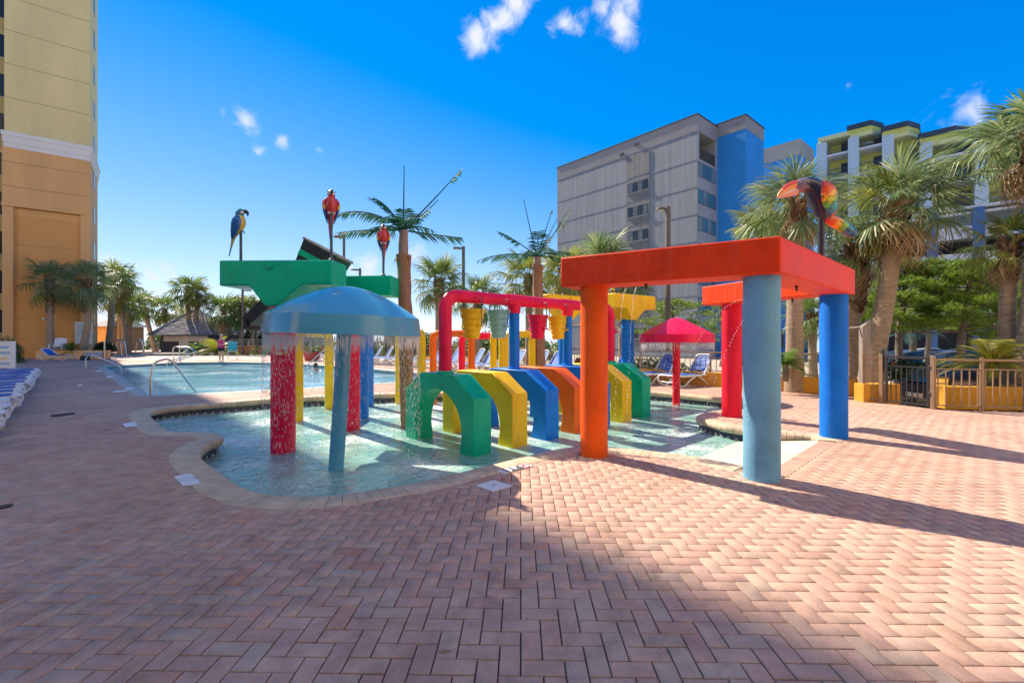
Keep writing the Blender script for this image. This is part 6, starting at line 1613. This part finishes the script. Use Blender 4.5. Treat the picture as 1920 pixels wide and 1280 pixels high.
# notice board at the frame edge, hotel notices
nb_ = empty('notice_board',(XP(5,19.5),19.5,0),R(10),'white framed notice board standing at the frame edge by the lounger row','notice board')
MB().box((0,0,.78),(.95,.05,1.15)).build('frame', p_white, nb_, bevel=.01)
for z,w,c in ((1.1,.5,'sign_blue'),(.86,.6,'sign_blue'),(.62,.4,'sign_orange'),(.4,.55,'sign_blue')): MB().box((0,-.03,z),(w,.012,.1)).build('notice', M('pale_'+c,(.25,.45,.65) if 'blue' in c else (.75,.6,.2),.5), nb_)
for x in (-.4,.4): MB().box((x,0,.1),(.06,.5,.2)).build('foot', p_white, nb_)
for x,lab in ((0.,'blue and white notice on the orange planter wall'),(.62,'second notice on the orange planter wall, nearer the hedge')):
    s = empty('wall_notice',(XP(158,31.9)+x,32.28,.34),0,lab,'sign','notices on the planter'); MB().box((0,0,0),(.5,.02,.4)).build('panel', M('sign_white',(.7,.7,.7),.5), s)
    for z in (.1,.0,-.1): MB().box((0,-.014,z),(.38,.008,.05)).build('printed_line', M('sign_ink',(.10,.16,.34),.6), s)
s = empty('door_panel',(XP(157,35.2),35.2,1.0),R(38),'pale blue notice panel behind the corner palm','sign'); MB().box((0,0,.9),(1.0,.06,1.7)).build('panel', M('pale_panel',(.55,.63,.66),.4), s); MB().box((0,-.04,1.1),(.8,.02,1.0)).build('pane', M('pale_pane',(.45,.56,.6),.25), s)
# depth plates and drains on the deck
m_plate = M('white_plate', (.74,.74,.75), .45, .05, 4); m_ink = M('black_ink', (.02,.02,.025), .6)
def plate(corners, label, name='deck_plate', z=.010):
    P = [Vector(G(*c)) for c in corners]; c = sum(P, Vector((0,0)))/len(P)
    root = empty(name,(c.x,c.y,0),0,label,'deck plate'); MB().prism([tuple(p-c) for p in P], .001, z).build('plate', m_plate, root); return root, P
pl1, P_ = plate([(892,911),(926,901),(961,911.5),(924,922)], 'square white deck cover laid diagonally, with a small hole'); MB().lathe([(.012,0),(.012,.003)],12,(0,0,.0105)).build('hole', m_ink, pl1)
def text(body, size, parent, loc, rz, mat):
    cu = bpy.data.curves.new('lettering','FONT'); cu.body = body; cu.size = size; cu.align_x = 'CENTER'; cu.align_y = 'CENTER'; cu.extrude = .0012; cu.offset = .004*size/.12
    o = bpy.data.objects.new('lettering_src', cu); COL.objects.link(o)
    dg = bpy.context.evaluated_depsgraph_get(); me = bpy.data.meshes.new_from_object(o.evaluated_get(dg)); bpy.data.objects.remove(o)
    me.materials.clear(); me.materials.append(mat); t = link('lettering', me, parent, loc, (0,0,rz)); return t
pl2, P_ = plate([(930,883.5),(983,870),(1001,873.5),(946,888.5)], 'long white depth marker reading 1 FT with a no diving symbol beside the coping')
u = (P_[1]-P_[0]); ang = math.atan2(u.y,u.x); un = u.normalized(); vn = Vector((-un.y,un.x))
L_ = u.length; c = sum(P_,Vector((0,0)))/4
for s_, body in ((-.33,'1'),(-.02,'FT')):
    q = un*L_*s_; text(body, .17, pl2, (q.x,q.y,.0115), ang+math.pi, m_ink)
q = un*L_*.30; rg = MB(); mr_ = M('sign_red',(.55,.12,.12),.5)
rg.loft([[(q.x+r*math.cos(a),q.y+r*math.sin(a),z) for a in [6.283*k/28 for k in range(28)]] for r,z in ((.075,.0105),(.075,.0125),(.06,.0125),(.06,.0105))], False); rg.build('prohibition_ring', mr_, pl2)
MB().box((q.x,q.y,.0118),(.13,.016,.002),ang+R(45)).build('prohibition_bar', mr_, pl2); MB().box((q.x,q.y,.0112),(.07,.02,.0016),ang+R(-20)).build('diver', m_ink, pl2)
pl3, P_ = plate([(326.5,894),(357,888.5),(377,906.5),(343,911.5)], 'white text plate on the bricks beside the coping, near the handrail side')
for k in range(4):
    MB().box((0,-.08+.05*k,.0105),(.2,.012,.0015),R(8)).build('printed_line', M('faint_ink',(.42,.42,.46),.6), pl3)
for cs,lab in (([(230,795),(253,791),(258,799),(236,801)],'white plate at the outer curve of the coping'),
    ([(234,727.5),(248,726),(250,729),(237,730.5)],'narrow white plate by the swimming pool edge'),([(212,733.5),(237,731),(238,734),(213,736)],'long white strip on the bricks by the pool edge'),
    ([(199,706),(210,705),(213,707.5),(201,708.5)],'small white plate farther along the pool edge'),([(178,695),(190,694),(192,696),(180,697)],'tiny white plate near the low handrail'),
    ([(145,722.5),(154,720),(155,722),(147,724)],'small white scrap on the open bricks')): plate(cs,lab)
m_grate = M('drain_grate',(.05,.06,.06),.6)
def drain(corners, label, n, m):
    P = [Vector(G(*c)) for c in corners]; c = sum(P,Vector((0,0)))/4; root = empty('drain_grate',(c.x,c.y,0),0,label,'drain')
    MB().prism([tuple(p-c) for p in P], .0, .006).build('pit', M('drain_pit',(.015,.015,.016),.9), root)
    for i in range(n+1):
        a, b = P[0].lerp(P[1],i/n)-c, P[3].lerp(P[2],i/n)-c; MB().tube([(a.x,a.y,.009),(b.x,b.y,.009)],.006,6).build('grate_bar', m_grate, root)
    for i in range(m+1):
        a, b = P[0].lerp(P[3],i/m)-c, P[1].lerp(P[2],i/m)-c; MB().tube([(a.x,a.y,.010),(b.x,b.y,.010)],.006,6).build('grate_bar', m_grate, root)
drain([(95,779),(137,774),(141,776.5),(98,781.5)],'long dark strip drain in the open bricks',16,3)
drain([(-14,957),(20,950),(24,946),(-8,951)],'square drain grate cut by the frame edge',8,8)
leaf = MB().add([(0,0,.004),(.03,.008,.01),(.075,.004,.006),(.03,-.01,.004)],[(0,1,2,3)]).build('dry_leaf', m_dead, None, fix=False, loc=(*G(821,1222),0.0)); tag(leaf,'tiny dry brown leaf on the near bricks','leaf')

# ================================================================ CARS BEYOND THE FENCE
def car(loc, rz, c, label, s=1.0):
    root = empty('parked_car', loc, rz, label, 'car'); m = M('car_paint_%d' % int(c[0]*1000+c[2]*100), c, .25, .03, 2, coat=.8)
    xs_ = [-2.25,-2.2,-1.7,-.6,.6,1.5,2.1,2.25]; rings = []
    def sec(x, zt, w, zb=.28):
        return [(x,-w,zb),(x,-w*1.02,zb+.25),(x,-w*.99,zt-.08),(x,-w*.9,zt),(x,w*.9,zt),(x,w*.99,zt-.08),(x,w*1.02,zb+.25),(x,w,zb)]
    MB().loft([sec(-2.28,.72,.72,.42),sec(-2.2,.92,.82),sec(-1.5,.97,.89),(sec(-.4,.98,.9)),sec(.8,.97,.9),sec(1.7,.90,.86),sec(2.15,.76,.78),sec(2.28,.62,.68,.4)]).build('body', m, root, smooth=True, ang=45)
    def cab(x, zt, w): return [(x,-w,.95),(x,-w*.94,(zt+.95)/2),(x,-w*.82,zt),(x,w*.82,zt),(x,w*.94,(zt+.95)/2),(x,w,.95)]
    MB().loft([cab(-2.0,.97,.78),cab(-1.45,1.36,.8),cab(-.6,1.46,.82),cab(.2,1.44,.82),cab(1.15,.98,.8)]).build('cabin', m_glass, root, smooth=True, ang=45)
    MB().loft([[(x,y,z) for y,z in ((-.66,zt-.03),(0,zt+.02),(.66,zt-.03))] for x,zt in ((-1.42,1.38),(-.6,1.475),(.25,1.455))], False, False).build('roof', m, root, smooth=True)
    for x in (-1.35,1.4):
        for y in (-.82,.82):
            w = MB().lathe([(.2,-.1),(.31,-.1),(.33,-.05),(.33,.05),(.31,.1),(.2,.1)],20).build('wheel', M('tyre',(.02,.02,.02),.9), root, smooth=True, loc=(x,y,.33), rot=(R(90),0,0))
            MB().lathe([(.02,-.105),(.2,-.09),(.2,.09),(.02,.105)],12).build('rim', M('alloy',(.5,.5,.52),.3,metal=1), w, smooth=True)
    for y in (-.66,.66):
        MB().box((-2.22,y,.80),(.12,.26,.16)).build('tail_light', M('tail_red',(.6,.01,.015),.2), root, bevel=.02); MB().box((2.18,y*.95,.66),(.14,.28,.12)).build('headlight', M('lamp_clear',(.7,.7,.7),.15), root, bevel=.02)
    MB().box((-2.29,0,.62),(.04,.5,.12)).build('number_plate', M('plate_white',(.6,.6,.6),.5), root)
    return root
car((13.55,12.9,-.72), R(4), (.02,.025,.04), 'dark car behind the yellow planter with a red tail light by the gate')
car((XP(1715,27),27,-.72), R(10), (.03,.16,.42), 'blue parked car far behind the gate')
car((XP(1800,28),28,-.72), R(4), (.05,.12,.30), 'blue parked car half hidden by the fence rail')
car((XP(1750,33),33,-.72), R(-8), (.6,.62,.65), 'silver parked car under the far pines')

# ================================================================ PEOPLE
def skin_fig(name, joints, edges, mat, parent, sub=2):
    me = bpy.data.meshes.new(name); me.from_pydata([j[0] for j in joints], edges, []); o = link(name, me, parent)
    sk = o.modifiers.new('skin','SKIN'); sk.use_smooth_shade = True
    for v, j in zip(me.skin_vertices[0].data, joints): v.radius = (j[1], j[1] if len(j) < 3 else j[2]); v.use_root = False
    me.skin_vertices[0].data[0].use_root = True
    o.modifiers.new('smooth','SUBSURF').levels = sub; o.modifiers['smooth'].render_levels = sub
    me.materials.append(mat); return o
m_skin = M('skin', (.58,.33,.23), .5, .06, 6); m_pink = M('pink_swimsuit', (.72,.02,.22), .6, .25, 14, c2=(.5,.01,.13)); m_blk = M('black_shorts', (.012,.012,.014), .7); m_hair = M('fair_hair', (.55,.42,.26), .6, .2, 30)
def woman(loc, rz):
    root = empty('person', loc, rz, 'woman in pink top and black shorts standing with folded arms by the pool', 'person')
    J = [((0,0,.92),.135,.12),((0,0,1.08),.135,.115),((0,.01,1.28),.145,.12),((0,.01,1.40),.08,.07),((0,0,1.47),.05),((0,-.01,1.55),.075,.085),((0,-.01,1.63),.078,.09),((0,0,1.70),.05),
         ((-.10,0,.86),.10),((-.105,-.01,.50),.062),((-.11,.02,.25),.055),((-.11,.03,.07),.038),((-.115,-.09,.03),.032),((.10,0,.86),.10),((.105,-.01,.50),.062),((.11,.02,.25),.055),((.11,.03,.07),.038),((.115,-.09,.03),.032),
         ((-.18,.01,1.36),.055),((-.25,0,1.12),.045),((-.10,-.19,1.14),.035),((.02,-.20,1.17),.028),((.18,.01,1.36),.055),((.25,0,1.10),.045),((.10,-.21,1.08),.035),((-.02,-.21,1.09),.028)]
    E = [(0,1),(1,2),(2,3),(3,4),(4,5),(5,6),(6,7),(0,8),(8,9),(9,10),(10,11),(11,12),(0,13),(13,14),(14,15),(15,16),(16,17),(3,18),(18,19),(19,20),(20,21),(3,22),(22,23),(23,24),(24,25)]
    skin_fig('body', J, E, m_skin, root)
    def ringz(rs_): return [[(rx*math.cos(a)*(1+w*math.sin(9*a)),ry*math.sin(a)*(1+w*math.sin(9*a+1)),z) for a in [6.283*k/40 for k in range(40)]] for rx,ry,z,w in rs_]
    MB().loft(ringz(((.23,.19,.90,.05),(.215,.18,1.0,.03),(.20,.165,1.1,.0),(.215,.175,1.24,.0),(.205,.16,1.36,.0))), False).build('top', m_pink, root, smooth=True)
    MB().loft(ringz(((.215,.165,.74,.0),(.22,.175,.84,.0),(.215,.17,.93,.0))), False).build('shorts', m_blk, root, smooth=True)
    for sd in (-1,1): MB().loft([[(sd*.105+.095*math.cos(a),.095*math.sin(a),z) for a in [6.283*k/16 for k in range(16)]] for z in (.68,.80)], False).build('shorts_leg', m_blk, root, smooth=True)
    MB().loft([[(r*math.cos(a),.03+r*1.05*math.sin(a),z) for a in [6.283*k/16 for k in range(16)]] for r,z in ((.05,1.48),(.085,1.55),(.092,1.64),(.07,1.715),(.02,1.75))]).build('hair', m_hair, root, smooth=True)
    for sd in (-1,1): MB().box((sd*.03,-.095,1.62),(.022,.01,.012)).build('eye', m_blk, root)
    MB().box((0,-.105,1.59),(.02,.03,.035)).build('nose', m_skin, root, bevel=.006); MB().box((0,-.093,1.555),(.04,.012,.01)).build('mouth', M('lip',(.4,.1,.1),.5), root)
wx, wy = G(414.5,678); woman((wx,wy,0), R(-12))
# bather in the pool, head and shoulders over the water
def bather(loc):
    root = empty('person', loc, 0, 'dark haired swimmer with only head and shoulders above the pool water', 'person')
    J = [((0,0,-.35),.15,.12),((0,0,-.12),.14,.11),((0,0,.02),.08),((0,0,.10),.055),((0,-.01,.2),.08,.09),((0,-.01,.29),.075,.085),((-.2,0,-.03),.06),((-.42,-.2,-.05),.045),((.2,0,-.03),.06),((.42,-.2,-.05),.045)]
    skin_fig('body', J, [(0,1),(1,2),(2,3),(3,4),(4,5),(2,6),(6,7),(2,8),(8,9)], m_skin, root)
    MB().loft([[(r*math.cos(a),.01+r*math.sin(a),z) for a in [6.283*k/16 for k in range(16)]] for r,z in ((.09,.12),(.105,.2),(.1,.3),(.06,.37),(.01,.39))]).build('hair', M('dark_hair',(.02,.015,.012),.5), root, smooth=True)
bt = G(592,694,MAIN_Z); bather((bt[0],bt[1],MAIN_Z))
# child in a striped suit behind the orange column
def child(loc, rz):
    root = empty('person', loc, rz, 'child in a red and white striped swimsuit half hidden by the orange column', 'person')
    s = .78
    J = [((0,0,.80),.115,.1),((0,0,.95),.11,.09),((0,0,1.1),.115,.09),((0,0,1.2),.065),((0,0,1.27),.045),((0,-.01,1.34),.075,.085),((0,-.01,1.43),.075,.085),
         ((-.08,0,.72),.08),((-.09,0,.4),.05),((-.09,.02,.05),.035),((-.09,-.08,.02),.03),((.08,0,.72),.08),((.09,0,.4),.05),((.09,.02,.05),.035),((.09,-.08,.02),.03),
         ((-.15,0,1.17),.045),((-.2,-.02,.95),.035),((-.17,-.15,.8),.028),((-.16,-.2,.76),.022),((.15,0,1.17),.045),((.2,-.02,.95),.035),((.17,-.15,.8),.028),((.16,-.2,.76),.022)]
    E = [(0,1),(1,2),(2,3),(3,4),(4,5),(5,6),(0,7),(7,8),(8,9),(9,10),(0,11),(11,12),(12,13),(13,14),(3,15),(15,16),(16,17),(17,18),(3,19),(19,20),(20,21),(21,22)]
    skin_fig('body', J, E, m_skin, root)
    for k in range(8):
        z0, z1 = .72+.06*k, .78+.06*k; q = .155-.02*math.sin(k*.45)
        MB().loft([[(q*math.cos(a),q*.82*math.sin(a),z) for a in [6.283*j/24 for j in range(24)]] for z in (z0,z1)], False).build('suit_stripe', M('stripe_red',(.62,.02,.10),.6) if k%2 else M('stripe_white',(.72,.70,.70),.6), root, smooth=True)
    MB().loft([[(r*math.cos(a),.02+r*math.sin(a),z) for a in [6.283*j/16 for j in range(16)]] for r,z in ((.06,1.25),(.095,1.33),(.1,1.42),(.07,1.5),(.02,1.52))]).build('hair', M('brown_hair',(.12,.05,.025),.6), root, smooth=True)
cy_ = 10.9; child((XP(1086,cy_),cy_,FLOOR_Z), R(20))
# blue lifeguard style chair near the woman, tub
cq = (XP(436,32),32)
ch = empty('folding_chair',(cq[0],cq[1],0),R(30),'turquoise folding chair right of the woman in pink','chair'); mt_ = M('turquoise_cloth',(.02,.42,.52),.6)
MB().box((0,.2,.95),(.55,.05,.6),rot=Matrix.Rotation(R(-15),3,'X')).build('backrest', mt_, ch, bevel=.02); MB().box((0,-.05,.55),(.55,.5,.05)).build('seat', mt_, ch, bevel=.02)
for x in (-.27,.27):
    MB().tube([(x,-.35,0),(x,.2,.65)],.018,6).build('leg', p_white, ch, smooth=True); MB().tube([(x,.35,0),(x,-.25,.62)],.018,6).build('leg', p_white, ch, smooth=True)
tq = (XP(585,30),30)
tb_ = empty('planter_tub',(tq[0],tq[1],0),0,'red fluted tub holding a cycad by the pool steps','planter'); b = MB()
b.loft([[(r*(1+.04*math.cos(14*a))*math.cos(a),r*(1+.04*math.cos(14*a))*math.sin(a),z) for a in [6.283*k/56 for k in range(56)]] for r,z in ((.42,0),(.5,.55),(.52,.6),(.45,.6),(.43,.5))]); b.build('tub', M('tub_red',(.42,.07,.05),.6), tb_, smooth=True)
# adirondack style white chair by the palms
wc = empty('slat_chair',(XP(110,33),33,.55),R(20),'white slatted garden chair in the planter between palms','chair')
for k in range(6): MB().box((-.3+.12*k,.2,.55),(.1,.03,.9-.05*abs(k-2.5)),rot=Matrix.Rotation(R(-18),3,'X')).build('back_slat', p_white, wc)
for k in range(4): MB().box((0,-.35+.13*k,.35-.02*k),(.7,.1,.03)).build('seat_slat', p_white, wc)
for x in (-.36,.36): MB().box((x,-.1,.5),(.1,.7,.03)).build('armrest', p_white, wc); MB().box((x,-.38,.25),(.06,.06,.5)).build('leg', p_white, wc); MB().box((x,.2,.2),(.06,.06,.4)).build('leg', p_white, wc)
